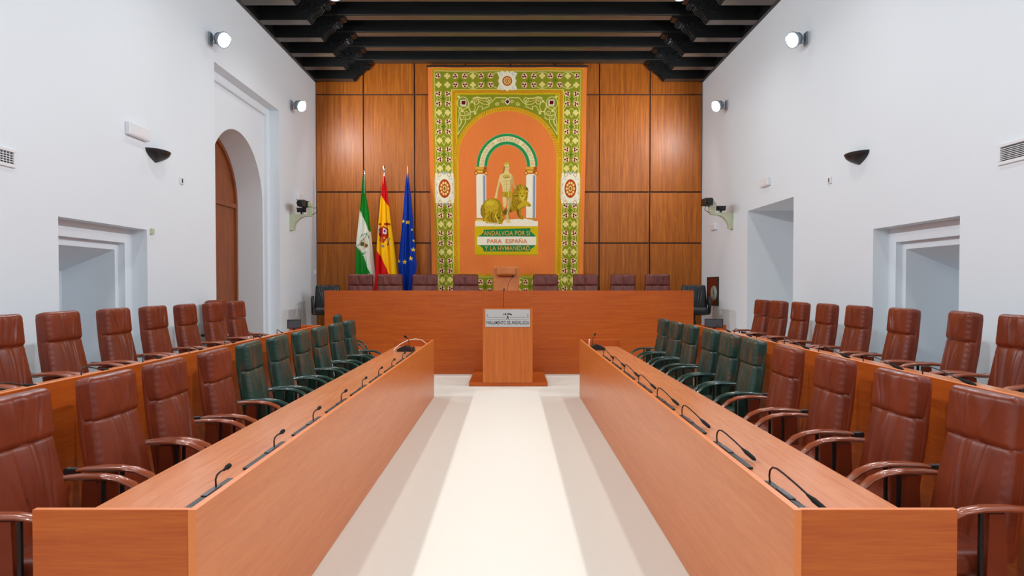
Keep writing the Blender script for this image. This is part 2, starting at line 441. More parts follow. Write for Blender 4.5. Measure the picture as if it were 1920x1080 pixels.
# lectern
LX = -.048
t = thing('speaker_podium', 'low cherry wood podium step under the lectern', 'podium', (LX+.01, 11.75, 0))
MB().box(-.64, .64, -.69, .80, .002, .062, .004).build('step', M['cherry_x'], t)
lec = thing('lectern', 'upright cherry wood lectern with silver nameplate in the aisle', 'lectern', (LX, 11.28, .062))
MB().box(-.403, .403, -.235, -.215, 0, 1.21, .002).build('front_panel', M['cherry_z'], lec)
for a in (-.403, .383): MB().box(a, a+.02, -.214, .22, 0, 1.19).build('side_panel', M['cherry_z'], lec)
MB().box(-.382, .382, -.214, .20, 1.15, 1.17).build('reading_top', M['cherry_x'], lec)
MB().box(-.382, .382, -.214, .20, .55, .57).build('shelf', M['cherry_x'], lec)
def text_mesh(body, W, H, spacing=1.0, bold=0.0):
    """text outlines fitted to W x H, centred, in x-z; returns verts(list of (x,z)), faces"""
    cu = bpy.data.curves.new('txt', 'FONT'); cu.body = body; cu.size = 1; cu.space_character = spacing; cu.resolution_u = 3; cu.offset = bold
    ob = bpy.data.objects.new('txt', cu); COL.objects.link(ob)
    dg = bpy.context.evaluated_depsgraph_get(); dg.update()
    me = bpy.data.meshes.new_from_object(ob.evaluated_get(dg))
    V = [v.co[:] for v in me.vertices]; F = [tuple(p.vertices) for p in me.polygons]
    bpy.data.objects.remove(ob); bpy.data.curves.remove(cu); bpy.data.meshes.remove(me)
    x0, x1 = min(v[0] for v in V), max(v[0] for v in V); y0, y1 = min(v[1] for v in V), max(v[1] for v in V)
    kx = W/(x1-x0) if W else H/(y1-y0); kz = H/(y1-y0)
    return [((v[0]-(x0+x1)/2)*kx, (v[1]-(y0+y1)/2)*kz) for v in V], F
np_ = MB().box(-.362, .362, -.243, -.236, .905, 1.19, .002).build('nameplate', M['steel'], lec); np_['label'] = 'brushed silver nameplate with printed name'
V, F = text_mesh('PARLAMENTO DE ANDALUCIA', .69, .056, 1.05, .018)
b = MB(); b.add([(x, -.2437, z+.975) for x, z in V], F)
for z_, h_ in ((1.068, .010), (1.030, .003)): pass
b.build('lettering', M['ink'], np_)
b = MB()
for (x0, x1, z0, z1) in ((-.34, -.04, 1.058, 1.066), (.04, .34, 1.058, 1.066), (-.34, .34, 1.022, 1.026)): b.box(x0, x1, -.2442, -.2434, z0, z1)
for sx in (-1, 1):
    b.box(sx*.325-.012, sx*.325+.012, -.2442, -.2434, 1.078, 1.088); b.box(sx*.325-.007, sx*.325+.007, -.2442, -.2434, 1.088, 1.105); b.box(sx*.325-.003, sx*.325+.003, -.2442, -.2434, 1.105, 1.12)
b.build('cornice_lines', M['ink_grey'], np_)
b = MB()
def disc(b, x, z, rx, rz, y0=-.2446, y1=-.2434, n=16):
    b.prism([(x+rx*math.cos(2*PI*i/n), z+rz*math.sin(2*PI*i/n)) for i in range(n)], y0, y1, 'xz')
for (x, z, rx, rz) in ((-.062, 1.112, .010, .010), (-.034, 1.116, .010, .014), (-.028, 1.104, .006, .010), (.004, 1.120, .010, .012), (.006, 1.104, .008, .010), (.028, 1.118, .013, .010), (.046, 1.110, .014, .010), (.060, 1.106, .010, .008)):
    disc(b, x, z, rx, rz)
b.prism([(-.006, 1.085), (.006, 1.085), (.020, 1.040), (.020, 1.03), (.010, 1.03), (.006, 1.052), (-.006, 1.052), (-.010, 1.03), (-.020, 1.03), (-.020, 1.040)], -.2446, -.2434, 'xz')
b.build('emblem', M['ink'], np_)
def gooseneck(name, label, loc, path, head_dir, rr=.004, rh=.011, L=.045, base=True, group=None, cat='microphone'):
    t = thing(name, label, cat, loc, 0, group)
    if base: MB().lathe([(.028, 0), (.028, .012), (.016, .02), (.007, .03)], n=18).build('base', M['black_plastic'], t, True)
    MB().sweep(path, rr, n=8, up=(.3, 1, .1)).build('stalk', M['black_plastic'], t, True)
    p = Vector(path[-1]); d = Vector(head_dir).normalized()
    MB().sweep([p-d*.008, p, p+d*L*.3, p+d*L*.8, p+d*L], [rr, rh*.8, rh, rh, rh*.4], n=12, up=(.3, 1, .1)).build('microphone_head', M['foam'], t, True)
    return t
gooseneck('gooseneck_microphone', 'slim black gooseneck microphone rising from the lectern top', (LX-.075, 11.28, 1.232), [(0, 0, .012), (0, 0, .15), (.005, 0, .25), (.012, -.01, .32)], (.1, -.2, 1), .004, .010, .04)
gooseneck('gooseneck_microphone', 'tall curved gooseneck microphone at the president seat of the rostrum', (-.03, 12.85, 1.44), [(-.04, 0, 0), (-.04, 0, .12), (-.01, 0, .24), (.06, -.02, .35)], (.4, -.3, 1), .004, .012, .05)

# ------------------------------------------------------------------ chairs
_cube = {}
def cube_grid(n):
    if n in _cube: return _cube[n]
    g = np.linspace(-1, 1, n+1); key = {}; V = []; F = []
    def idx(p):
        k = tuple(int(round(c*1e5)) for c in p)
        if k not in key: key[k] = len(V); V.append(p)
        return key[k]
    for ax in range(3):
        for sg in (-1, 1):
            m_ = n if ax == 0 else n
            ids = [[0]*(n+1) for _ in range(n+1)]
            for i in range(n+1):
                for j in range(n+1):
                    p = [0, 0, 0]; p[ax] = sg; p[(ax+1) % 3] = g[i]; p[(ax+2) % 3] = g[j]
                    ids[i][j] = idx(tuple(p))
            for i in range(n):
                for j in range(n):
                    q = (ids[i][j], ids[i+1][j], ids[i+1][j+1], ids[i][j+1])
                    F.append(q if sg > 0 else q[::-1])
    _cube[n] = (np.array(V), F); return _cube[n]
def cushion(dx, dy, dz, r, n, fn=None):
    V, F = cube_grid(n); h = np.array([dx/2, dy/2, dz/2])
    P = V*h; C = np.clip(P, -(h-r), h-r); D = P-C; ln = np.linalg.norm(D, axis=1, keepdims=True)
    P = np.where(ln > 1e-9, C + D/np.maximum(ln, 1e-9)*r, P)
    if fn is not None: P = fn(P)
    return P, F
def folds(rng, n, W, amp=.006):
    out = []
    for i in range(n):
        out.append((rng.uniform(-W, W), rng.uniform(-.35, .35), rng.uniform(.0045, .011), rng.uniform(.35, 1)*amp*rng.choice([1, -1, -1]), rng.uniform(-1, 1)))
    return out
def back_fn(rng, w, h, bulge, amp, lines=7, fan=.5, taper=.06):
    fl = folds(rng, lines, .26*w, amp)
    def fn(P):
        P = P.copy(); s = P[:, 1]/(w/2); t_ = P[:, 2]/(h/2)
        front = np.clip(P[:, 0]/.03, 0, 1)
        P[:, 0] += front*bulge*(1-np.clip(s, -1, 1)**2)**.7*(1-np.clip(t_, -1, 1)**4)
        for (y0, sl, sg, a, zc) in fl:
            yc = y0*(1+fan*t_) + sl*.06*t_
            env = np.exp(-((t_-zc*.4)/.75)**2)*np.clip(1-np.abs(t_)**6, 0, 1)
            P[:, 0] += front*a*np.exp(-((P[:, 1]-yc)/sg)**2)*env
        P[:, 0] += front*.0035*np.sin(s*9+t_*2)*np.exp(-(s/.6)**2)
        P[:, 1] *= 1-taper*t_
        # gathered leather at the side seams
        edge = np.clip((np.abs(s)-.86)/.14, 0, 1)
        P[:, 0] += edge*.0012*np.sin(P[:, 2]*150+s*2)
        return P
    return fn
def lean(P, z0):
    """place a cushion (centred at z=0) at height z0 on the reclined back line"""
    P = P.copy(); z = P[:, 2]+z0
    x = -.205 - (z-.46)*.175 + .10*np.clip(z-.85, 0, 1)**1.3
    Q = P.copy(); Q[:, 0] = P[:, 0]+x; Q[:, 2] = z + P[:, 0]*.16
    return Q
def make_chair(name, label, cat, lm, am, seed, group=None, headrest=True, ws=1.0, ay=.285):
    rng = random.Random(seed); t = thing(name, label, cat, group=group)
    zb, ht = (.695, .50) if headrest else (.69, .50)
    W1 = .455*ws if headrest else .50
    P, F = cushion(.088, W1, ht, .034, 76, back_fn(rng, W1, ht, .022, .0095, 13, .5, .075))
    MB().add(lean(P, zb).tolist(), F).build('backrest', lm, t, True, angle=80)
    if headrest:
        P, F = cushion(.104, .422*ws, .240, .036, 64, back_fn(rng, .422*ws, .240, .012, .006, 12, .3, -.004))
        MB().add(lean(P+np.array([.004, 0, 0]), 1.038).tolist(), F).build('headrest', lm, t, True, angle=80)
    hs_ = .70 if headrest else .47
    def shfn(P):
        P = P.copy(); P[:, 1] *= 1-.085*P[:, 2]/(hs_/2)*(P[:, 2] < .14 if False else 1); return P
    sh, F = cushion(.05, .440*ws, hs_, .023, 16, shfn)
    MB().add(lean(sh-np.array([.030, 0, 0]), .805 if headrest else .70).tolist(), F).build('back_shell', lm, t, True)
    def sfn(P):
        P = P.copy(); s = P[:, 1]/.25; q = P[:, 0]/.25; up = np.clip(P[:, 2]/.02, 0, 1)
        P[:, 2] += up*(.022*(1-np.clip(s, -1, 1)**2)*(1-np.clip(q, -1, 1)**4) + .003*np.sin(P[:, 1]*60+q*3)*np.exp(-(s/.6)**2))
        P[:, 2] -= np.clip(q-.6, 0, 1)*.04
        return P
    P, F = cushion(.50, .505 if ws == 1 else .45, .125, .055, 26, sfn)
    MB().add((P+np.array([.02, 0, .445])).tolist(), F).build('seat', lm, t, True, angle=80)
    MB().box(-.20, .20, -.20, .20, .355, .385, .012).build('seat_pan', M['black_plastic'], t)
    for sy in (-1, 1):
        y = sy*ay
        path = [(-.285, y, .700), (-.24, y, .706), (-.16, y, .712), (-.06, y, .712), (.02, y, .700), (.085, y, .672), (.13, y, .63), (.158, y, .575), (.165, y, .52), (.15, y, .46), (.11, y, .405), (.04, y, .375), (-.05, y, .37)]
        a = MB().sweep(path, [.02, .027, .03, .03, .03, .03, .028, .026, .024, .022, .02, .018, .016], [.010, .014, .016, .016, .016, .016, .016, .015, .014, .013, .013, .012, .012], 12, (0, 0.001, 1)).build('armrest', am, t, True)
        MB().box(-.345, -.275, y-.016, y+.016, .678, .712, .006).lathe([(.018, -.014), (.018, .014)], (-.335, y, .695), 12, 'y').build('arm_bracket', M['black_plastic'], a)
        b = MB(); b.prism([(-.17, .38), (-.075, .38), (-.085, .692), (-.155, .692)], y-.014, y+.014, 'xz')
        b.build('arm_support', lm, t)
        MB().box(-.066, -.050, y-.008, y+.008, .375, .695).build('arm_strut', M['black_plastic'], t)
        MB().box(-.06, .0, min(y, sy*.19), max(y, sy*.19), .357, .377).build('arm_mount', M['black_plastic'], t)
    MB().lathe([(.03, .115), (.03, .24), (.018, .24), (.018, .356)], n=16).build('gas_column', M['black_plastic'], t, True)
    for k in range(5):
        a = 2*PI*k/5+.3; c, s_ = math.cos(a), math.sin(a)
        lg = MB().sweep([(c*.02, s_*.02, .115), (c*.10, s_*.10, .112), (c*.2, s_*.2, .092), (c*.28, s_*.28, .07)], [.03, .027, .024, .02], [.018, .016, .013, .011], 10).build('leg', am, t, True)
        MB().lathe([(.005, -.022), (.026, -.018), (.027, 0), (.026, .018), (.005, .022)], (c*.28, s_*.28, .0275), 14, 'y').sweep([(c*.28, s_*.28, .03), (c*.28, s_*.28, .07)], .008, n=8).build('castor', M['black_plastic'], lg, True)
    return t
protos = {}
def chair(kind, x, y, z, rz, label, group, variant=0, cat='chair', name=None):
    k = (kind, variant)
    if k not in protos:
        lm = {'brown': M['brown'], 'green': M['green'], 'maroon': M['maroon'], 'black': M['black_leather']}[kind]
        am = {'brown': M['arm_brown'], 'green': M['arm_green'], 'maroon': M['arm_brown'], 'black': M['black_plastic']}[kind]
        nm = {'brown': 'brown_armchair', 'green': 'green_armchair', 'maroon': 'maroon_armchair', 'black': 'black_armchair'}[kind]
        r = make_chair(nm, label, cat, lm, am, hash(kind) % 1 + {'brown': 10, 'green': 40, 'maroon': 70, 'black': 90}[kind]+variant, group, headrest=(kind != 'black'), ws=1.19 if kind == 'maroon' else 1.0, ay=.245 if kind == 'maroon' else .285)
        protos[k] = r
    else:
        r = dup(protos[k]); r['label'] = label
        r['group'] = group
    if group is None and 'group' in r: del r['group']
    r.location = (x, y, z); r.rotation_euler = (0, 0, rz)
    return r
ORD = ['nearest', 'second', 'third', 'fourth', 'fifth', 'sixth', 'seventh', 'eighth', 'ninth', 'tenth', 'eleventh']
def nth(i): return 'first (nearest the camera)' if i == 0 else ORD[i]
rj = random.Random(5)
# left front row: y, turn
for i, (y, a) in enumerate([(3.03, 0), (3.76, 0), (4.40, 2), (5.14, 3)]):
    chair('brown', -1.93, y, .002, math.radians(a), f'brown leather armchair, {nth(i)} seat of the left front bench', 'brown leather armchairs at the left front bench', i % 3)
for i, (y, a) in enumerate([(5.82, 4), (6.53, 4), (7.25, 4), (7.95, 3), (8.7, 2), (9.4, 3)]):
    chair('green', -1.93, y, .002, math.radians(a), f'green leather armchair, {["first", "second", "third", "fourth", "fifth", "sixth"][i]} green one from the camera at left front bench', 'green leather armchairs at the left front bench', i % 2)
chair('green', -2.55, 11.25, .002, math.radians(10), 'green leather armchair alone beyond the far end of left benches', None, 1)
for i, (y, a) in enumerate([(3.12, 182), (3.83, 180), (4.62, 179), (5.40, 178)]):
    chair('brown', 1.90, y, .002, math.radians(a), f'brown leather armchair, {nth(i)} seat of the right front bench', 'brown leather armchairs at the right front bench', (i+1) % 3)
for i, (y, a) in enumerate([(6.17, 178), (6.82, 178), (7.47, 178), (8.3, 178), (9.05, 179), (9.80, 177)]):
    chair('green', 1.90, y, .002, math.radians(a), f'green leather armchair, {["first", "second", "third", "fourth", "fifth", "sixth"][i]} green one from the camera at right front bench', 'green leather armchairs at the right front bench', (i+1) % 2)
for i, (x, y, a) in enumerate([(-3.24, 4.69, 1), (-3.24, 5.35, 2), (-3.24, 6.1, 4), (-3.24, 6.77, 4), (-3.24, 7.44, 6), (-3.24, 8.12, 4), (-3.24, 8.78, 2)]):
    chair('brown', x, y, SIDE_Z+.002, math.radians(a), f'brown leather armchair, {nth(i)} seat of the left rear row by the wall', 'brown leather armchairs of the left rear row', i % 3)
chair('brown', -3.74, 9.32, SIDE_Z+.002, math.radians(-5), 'brown leather armchair pushed back beside the arched doorway', None, 1)
for i, (x, y, a) in enumerate([(3.22, 4.66, 180), (3.26, 5.40, 166), (3.22, 6.13, 174), (3.22, 6.91, 176), (3.22, 7.60, 175), (3.22, 8.30, 174), (3.22, 8.95, 178), (3.24, 9.58, 178)]):
    chair('brown', x, y, SIDE_Z+.002, math.radians(a), f'brown leather armchair, {nth(i)} seat of the right rear row by the wall', 'brown leather armchairs of the right rear row', i % 3)
# rostrum chairs (face the camera)
for i, cx in enumerate([676.5, 731.5, 797, 873.5, 1022.5, 1097.5, 1168, 1232.5]):
    p = atY(cx, 514, 13.75)
    chair('maroon', p.x, 13.45, DAIS+.002, -PI/2, f'maroon leather armchair behind the rostrum, {ORD[i] if i else "first"} counted from the flags side', 'maroon leather armchairs behind the rostrum', i % 2)
def black_chair(px, y, side, rz):
    p = atY(px, 540, y)
    t = chair('black', p.x, y, DAIS+.002, rz, f'black leather armchair beyond the {side} end of the rostrum', None, 0)
    return t
bc = black_chair(614, 13.50, 'left', -PI/2+.25); bc2 = black_chair(1302, 13.50, 'right', -PI/2-.2)
# president's chair: tall tan back with pillow
pr = thing('president_armchair', 'tall tan leather president armchair with pillow behind the rostrum', 'chair', (atY(949, 500, 13.9).x, 13.62, DAIS+.002), -PI/2)
P, F = cushion(.08, .53, .86, .035, 24, lambda P: P)
MB().add(lean(P, .90).tolist(), F).build('backrest', M['tan'], pr, True, angle=80)
P, F = cushion(.11, .40, .20, .05, 24, back_fn(random.Random(3), .40, .20, .012, .0, 2, .2, 0))
P = lean(P, 1.17); P[:, 0] += .075; P[:, 2] += .05
pl = MB().add(P.tolist(), F).build('head_pillow', M['tan'], pr, True, angle=80)
P, F = cushion(.52, .54, .14, .055, 16); MB().add((P+np.array([.04, 0, .44])).tolist(), F).build('seat', M['tan'], pr, True, angle=80)
for sy in (-1, 1):
    MB().sweep([(-.25, sy*.29, .70), (0, sy*.29, .71), (.16, sy*.29, .68), (.2, sy*.29, .55), (.18, sy*.29, .42)], .032, .02, 10, (0, 0.001, 1)).build('armrest', M['tan'], pr, True)
    MB().box(-.22, .19, min(sy*.26, sy*.3), max(sy*.26, sy*.3), .38, .42).build('arm_mount', M['tan'], pr)
MB().lathe([(.03, .05), (.03, .37)], n=14).build('gas_column', M['chrome'], pr, True)
MB().lathe([(.28, 0), (.28, .02), (.05, .05)], n=28).build('base_disc', M['chrome'], pr, True)

# ------------------------------------------------------------------ microphone units
def mic_unit(kind, label, group, bar=.28):
    t = thing('microphone_unit', label, 'microphone', group=group)
    b = MB(); b.box(-.016, .016, -bar, bar, 0, .012, .003)
    b.build('base_bar', M['black_plastic'], t)
    MB().box(-.013, .013, .0, .15, .012, .018, .002).build('button_plate', M['grey_plastic'], t)
    if kind == 'long':
        path = [(0, .25, .01), (0, .258, .04), (.002, .255, .065), (.006, .237, .082), (.013, .205, .086), (.022, .15, .078), (.038, .05, .058), (.052, -.05, .036)]
        d = Vector((.016, -.12, -.02)).normalized(); L, r = .115, .0115
    else:
        path = [(0, .12, .01), (-.002, .12, .05), (0, .128, .066), (.004, .145, .074), (.008, .18, .077), (.010, .205, .078)]
        d = Vector((.0, .06, .004)).normalized(); L, r = .04, .0115
    MB().sweep(path, .0042, n=8, up=(1, .2, .1)).build('gooseneck', M['black_plastic'], t, True)
    p = Vector(path[-1])
    MB().sweep([p-d*.03, p, p+d*L*.2, p+d*L*.85, p+d*L], [.005, r*.7, r, r*.95, r*.5], n=12, up=(1, .2, .1)).build('microphone_head', M['foam'], t, True)
    return t
mp = {}
def place_mic(kind, x, y, z, mirror, label, group, rz=0):
    k = (kind, mirror)
    if k not in mp: mp[k] = mic_unit(kind, label, group); o = mp[k]
    else: o = dup(mp[k]); o['label'] = label; o['group'] = group
    o.location = (x, y, z); o.rotation_euler = (0, 0, rz)
    return o
for i in range(9):
    place_mic('short', -1.285, 2.84+.735*i, .751, 0, f'short bent black gooseneck microphone, {nth(i)} on the left front bench', 'gooseneck microphones on the left front bench')
for i in range(8):
    place_mic('long', 1.165, 2.80+.785*i, .751, 0, f'long curved black gooseneck microphone, {nth(i)} on the right front bench', 'gooseneck microphones on the right front bench')
for i in range(7):
    place_mic('long', 2.72, 4.24+.76*i, SIDE_Z+.751, 1, f'curved black gooseneck microphone, {nth(i)} on the right second row bench', 'gooseneck microphones on the right second row bench')
for i in range(7):
    place_mic('long', -2.76, 3.9+.735*i, SIDE_Z+.751, 1, f'black gooseneck microphone, {nth(i)} on the left second row bench', 'gooseneck microphones on the left second row bench', PI)
gm = None
for i, (cx, ty) in enumerate([(719, 520), (801, 523), (871, 521), (1024, 521), (1097, 522), (1169, 523), (1244, 519)]):
    p = atY(cx, ty, 12.95)
    lab = f'thin grey gooseneck microphone on the rostrum desk, {ORD[i] if i else "first"} from the flags side'
    if gm is None:
        gm = gooseneck('desk_microphone', lab, (p.x, 12.95, 1.441), [(0, 0, 0), (0, 0, .15), (.003, 0, .25), (0, -.01, p.z-1.441-.03)], (0, -.1, 1), .0032, .006, .03, group='thin microphones on the rostrum desk'); o = gm
    else:
        o = dup(gm); o['label'] = lab
    o.location = (p.x, 12.95, 1.441)

# control units at the far ends of the benches
def control_unit(x, y, z, rz, label, cable=None):
    t = thing('conference_console', label, 'console', (x, y, z), rz)
    b = MB(); b.prism([(-.11, 0), (.11, 0), (.11, .035), (.0, .075), (-.11, .03)], -.09, .09, 'yz')
    b.build('body', M['black_plastic'], t)
    MB().prism([(-.09, .0405), (-.005, .0755), (-.005, .078), (-.09, .043)], -.07, .07, 'yz').build('key_panel', M['grey_plastic'], t)
    MB().sweep([(.05, .05, .05), (.05, .05, .11), (.06, .04, .16), (.09, .02, .19)], .004, n=8, up=(0, 1, .1)).build('gooseneck', M['black_plastic'], t, True)
    MB().sweep([(.085, .022, .187), (.10, .015, .197), (.13, 0, .21), (.14, -.005, .214)], [.006, .012, .013, .007], n=10, up=(0, 1, .1)).build('microphone_head', M['foam'], t, True)
    return t
control_unit(-1.42, 9.25, .752, -PI/2, 'black conference console with gooseneck at far end of left front bench')
c = MB().sweep([(-1.58, 9.2, .757), (-1.57, 9.25, .79), (-1.50, 9.32, .845), (-1.42, 9.40, .885), (-1.32, 9.45, .90), (-1.24, 9.5, .88), (-1.185, 9.55, .83), (-1.17, 9.55, .757)], .005, n=8, up=(0, 1, .1)).build('white_cable', M['white_cable'], None, True)
tag(c, 'white cable arching over the console on the left front bench', 'cable')
control_unit(1.19, 9.45, .752, PI/2, 'black conference console with gooseneck at far end of right front bench')
c = MB().sweep([(1.07, 9.3, .752), (1.07, 9.3, .86), (1.075, 9.3, .91)], [.006, .006, .01], n=8, up=(0, 1, .1)).build('white_antenna', M['white_cable'], None, True)
tag(c, 'short white upright rod behind the right front bench screen', 'rod')
def monitor(x, y, z, rz, label, w_=.26, h_=.15):
    t = thing('desk_monitor', label, 'monitor', (x, y, z), rz)
    MB().box(-w_/2, w_/2, -.012, .012, .04, .04+h_, .004).build('screen_case', M['black_plastic'], t)
    MB().box(-w_/2+.012, w_/2-.012, -.0135, -.012, .052, .028+h_).build('screen', M['grey_plastic'], t)
    MB().box(-.07, .07, -.05, .05, 0, .008, .003).box(-.015, .015, -.008, .008, .008, .045).build('stand', M['black_plastic'], t)
    return t
monitor(-2.86, 9.0, SIDE_Z+.752, .35, 'small black monitor at far end of the left second row bench', .17, .12)
monitor(2.74, 9.2, SIDE_Z+.752, -.25, 'small black monitor at far end of the right second row bench', .24, .12)

# ------------------------------------------------------------------ wall fixtures
def floodlight(x, y, z, s, label, group, power, col, ceiling=False):
    t = thing('spotlight', label, 'spotlight', (x, y, z), 0, group)
    d = Vector((-s*.85, -.38, -.36)).normalized()
    off = Vector((-s*.15, 0, 0))
    if ceiling:
        d = Vector((-s*.15, -.5, -1)).normalized(); off = Vector((0, 0, -.22))
    M_ = d.to_track_quat('Z', 'Y').to_matrix()
    if not ceiling:
        MB().box(-s*0, -s*.025, -.05, .05, -.09, .09, .006).sweep([(-s*.02, 0, -.05), off - Vector((0, 0, .08)), off + M_ @ Vector((0, 0, -.06))], .012, n=8).build('wall_bracket', M['lamp_grey'], t)
    else:
        MB().box(-.04, .04, -.04, .04, -.02, .0).sweep([(0, 0, -.02), off], .012, n=8, up=(0, 1, 0)).build('ceiling_bracket', M['lamp_grey'], t)
    hd = MB().lathe([(.035, -.10), (.06, -.08), (.07, -.02), (.10, .02), (.115, .06), (.115, .075), (.10, .075), (.095, .062)], off, 28, 'z', M_).build('housing', M['lamp_grey'], t, True)
    MB().lathe([(.04, -.005), (.075, .003), (.096, 0), (.096, -.006)], off + M_ @ Vector((0, 0, .078)), 28, 'z', M_).build('lens', M['lens'], hd, True)
    fn = MB()
    for k in range(3): fn.lathe([(.075, 0), (.082, .005), (.075, .01)], off + M_ @ Vector((0, 0, -.05+.028*k)), 20, 'z', M_)
    fn.build('cooling_fin', M['lamp_grey'], hd)
    if ceiling:
        ld = bpy.data.lights.new('lamp_glow', 'SPOT'); ld.spot_size = math.radians(166); ld.spot_blend = .8; ld.shadow_soft_size = .10; aim = Vector((-s*.28, .12, -1)).normalized()
    else:
        ld = bpy.data.lights.new('lamp_glow', 'AREA'); ld.shape = 'DISK'; ld.size = .20; aim = Vector((-s*.86, .22 if y > 12 else -.05, -.14)).normalized()
    ld.energy = power; ld.color = col
    lo = bpy.data.objects.new('lamp_glow', ld); COL.objects.link(lo); lo.parent = t
    lo.location = off + d*(.10 if ceiling else .12); lo.rotation_euler = (-aim).to_track_quat('Z', 'Y').to_euler()
    return t
wallY = [13.12, 9.6, 6.1, 2.6, -.9]
for s, side in ((-1, 'left'), (1, 'right')):
    X = XL if s < 0 else XR
    for i, y in enumerate(wallY):
        floodlight(X, y, 5.08, s, f'round bright spotlight on the {side} wall, {["far one beside the wood panelling", "one nearer the camera", "third from the far end", "fourth from the far end", "fifth from the far end"][i]}', f'spotlights on the {side} wall', WALL_LAMP_W, WALL_LAMP_COL)
    for i, y in enumerate([10.62, 7.42, 4.22, 1.02]):
        floodlight(-2.72 if s < 0 else 2.61, y, 6.384, s, f'bright ceiling spotlight under the dark beams on the {side}, {["far one at the top edge", "second from the far end", "third from the far end", "fourth from the far end"][i]}', f'ceiling spotlights on the {side}', CEIL_LAMP_W, CEIL_LAMP_COL, True)
# half-bowl uplight sconces
def sconce(X, s, y, z, side):
    t = thing('wall_sconce', f'dark half-bowl sconce high on the {side} wall', 'sconce', (X, y, z))
    b = MB(); V = []; F = []; n, m = 20, 10
    for j in range(m+1):
        ph = j/m*PI/2
        for i in range(n+1):
            th = PI*i/n
            k = 1-(j/m)**2.0; V.append((-s*.15*math.sin(th)*k, .22*math.cos(th)*k, -.135*j/m))
    for j in range(m):
        for i in range(n):
            a = j*(n+1)+i; F.append((a, a+1, a+n+2, a+n+1))
    b.add(V, F)
    b.build('shade', M['dark_metal'], t, True, angle=70)
    rim = MB().sweep([(-s*.15*math.sin(PI*i/n), .22*math.cos(PI*i/n), 0) for i in range(n+1)], .005, n=6).build('rim', M['dark_metal'], t, True)
    MB().box(0, -s*.008, -.05, .05, -.09, -.01).build('wall_plate', M['dark_metal'], t)
sconce(XL, -1, atX(291, 284, XL).y, atX(291, 284, XL).z, 'left'); sconce(XR, 1, atX(1612, 288, XR).y, atX(1612, 288, XR).z, 'right')
def wallbox(name, label, cat, px, py, X, s, ly, lz, th, mat, inset=None, group=None):
    p = atX(px, py, X)
    t = thing(name, label, cat, (X, p.y, p.z), 0, group)
    MB().box(0, -s*th, -ly/2, ly/2, -lz/2, lz/2, min(th, lz)*.15).build('case', mat, t)
    if inset: MB().box(-s*(th-.001), -s*(th+.004), -ly*inset[0]/2, ly*inset[0]/2, -lz*inset[1]/2, lz*inset[1]/2).build(inset[2], inset[3], t)
    return t
wallbox('emergency_light', 'long white emergency light box high on the left wall', 'emergency light', 254, 247, XL, -1, .42, .14, .055, M['white_plastic'], (.9, .75, 'diffuser', M['white_plastic']))
wallbox('emergency_light', 'white emergency light box above the right doorway', 'emergency light', 1438, 342, XR, 1, .34, .13, .06, M['white_plastic'], (.9, .75, 'diffuser', M['white_plastic']))
wallbox('wall_sensor', 'tiny white sensor with dark slot on the left wall', 'sensor', 339, 339, XL, -1, .09, .085, .02, M['white_plastic'], (.25, .6, 'slot', M['black_plastic']))
wallbox('wall_sensor', 'tiny white sensor with dark slot on the right wall', 'sensor', 1557, 338, XR, 1, .09, .085, .02, M['white_plastic'], (.25, .6, 'slot', M['black_plastic']))
wallbox('junction_box', 'small beige box at the corner of the left window recess', 'box', 283, 434, XL, -1, .055, .07, .03, M['beige_metal'], (.6, .6, 'cover', M['beige_metal']))
wallbox('junction_box', 'small white box above the left wall camera', 'box', 560, 370, XL, -1, .34, .12, .05, M['white_plastic'], (.8, .8, 'cover', M['white_plastic']))
wallbox('junction_box', 'small white box below the right wall camera', 'box', 1340, 426, XR, 1, .34, .12, .05, M['white_plastic'], (.8, .8, 'cover', M['white_plastic']))
wallbox('wall_switch', 'small round white switch low on the left wall near panelling', 'switch', 591, 510, XL, -1, .10, .10, .02, M['white_plastic'], (.5, .5, 'button', M['white_plastic']))
# air grilles
def grille(X, s, y0, y1, z0, z1, side, rows, cols):
    t = thing('air_grille', f'white framed air grille on the {side} wall at picture edge', 'air vent', (X, (y0+y1)/2, (z0+z1)/2))
    a, c = (y1-y0)/2, (z1-z0)/2; f = MB(); k = .028
    for (p0, p1, q0, q1) in ((-a, a, c-k, c), (-a, a, -c, -c+k), (-a, -a+k, -c+k, c-k), (a-k, a, -c+k, c-k)): f.box(0, -s*.02, p0, p1, q0, q1, .003)
    f.build('frame', M['white_plastic'], t)
    MB().box(0, -s*.004, -a+k, a-k, -c+k, c-k).build('backing', M['grey_plastic'], t)
    sl = MB()
    for i in range(1, rows):
        z = -c+k+(2*c-2*k)*i/rows
        sl.prism([(-s*.005, z-.002), (-s*.018, z-.006), (-s*.018, z-.001), (-s*.005, z+.004)], -a+k, a-k, 'xz')
    for i in range(1, cols):
        y = -a+k+(2*a-2*k)*i/cols
        sl.box(-s*.005, -s*.011, y-.003, y+.003, -c+k, c-k)
    sl.build('louvres', M['white_plastic'], t)
grille(XL, -1, 5.15, 5.80, 2.635, 2.79, 'left', 5, 16); grille(XR, 1, 5.15, 5.79, 2.655, 2.83, 'right', 8, 2)
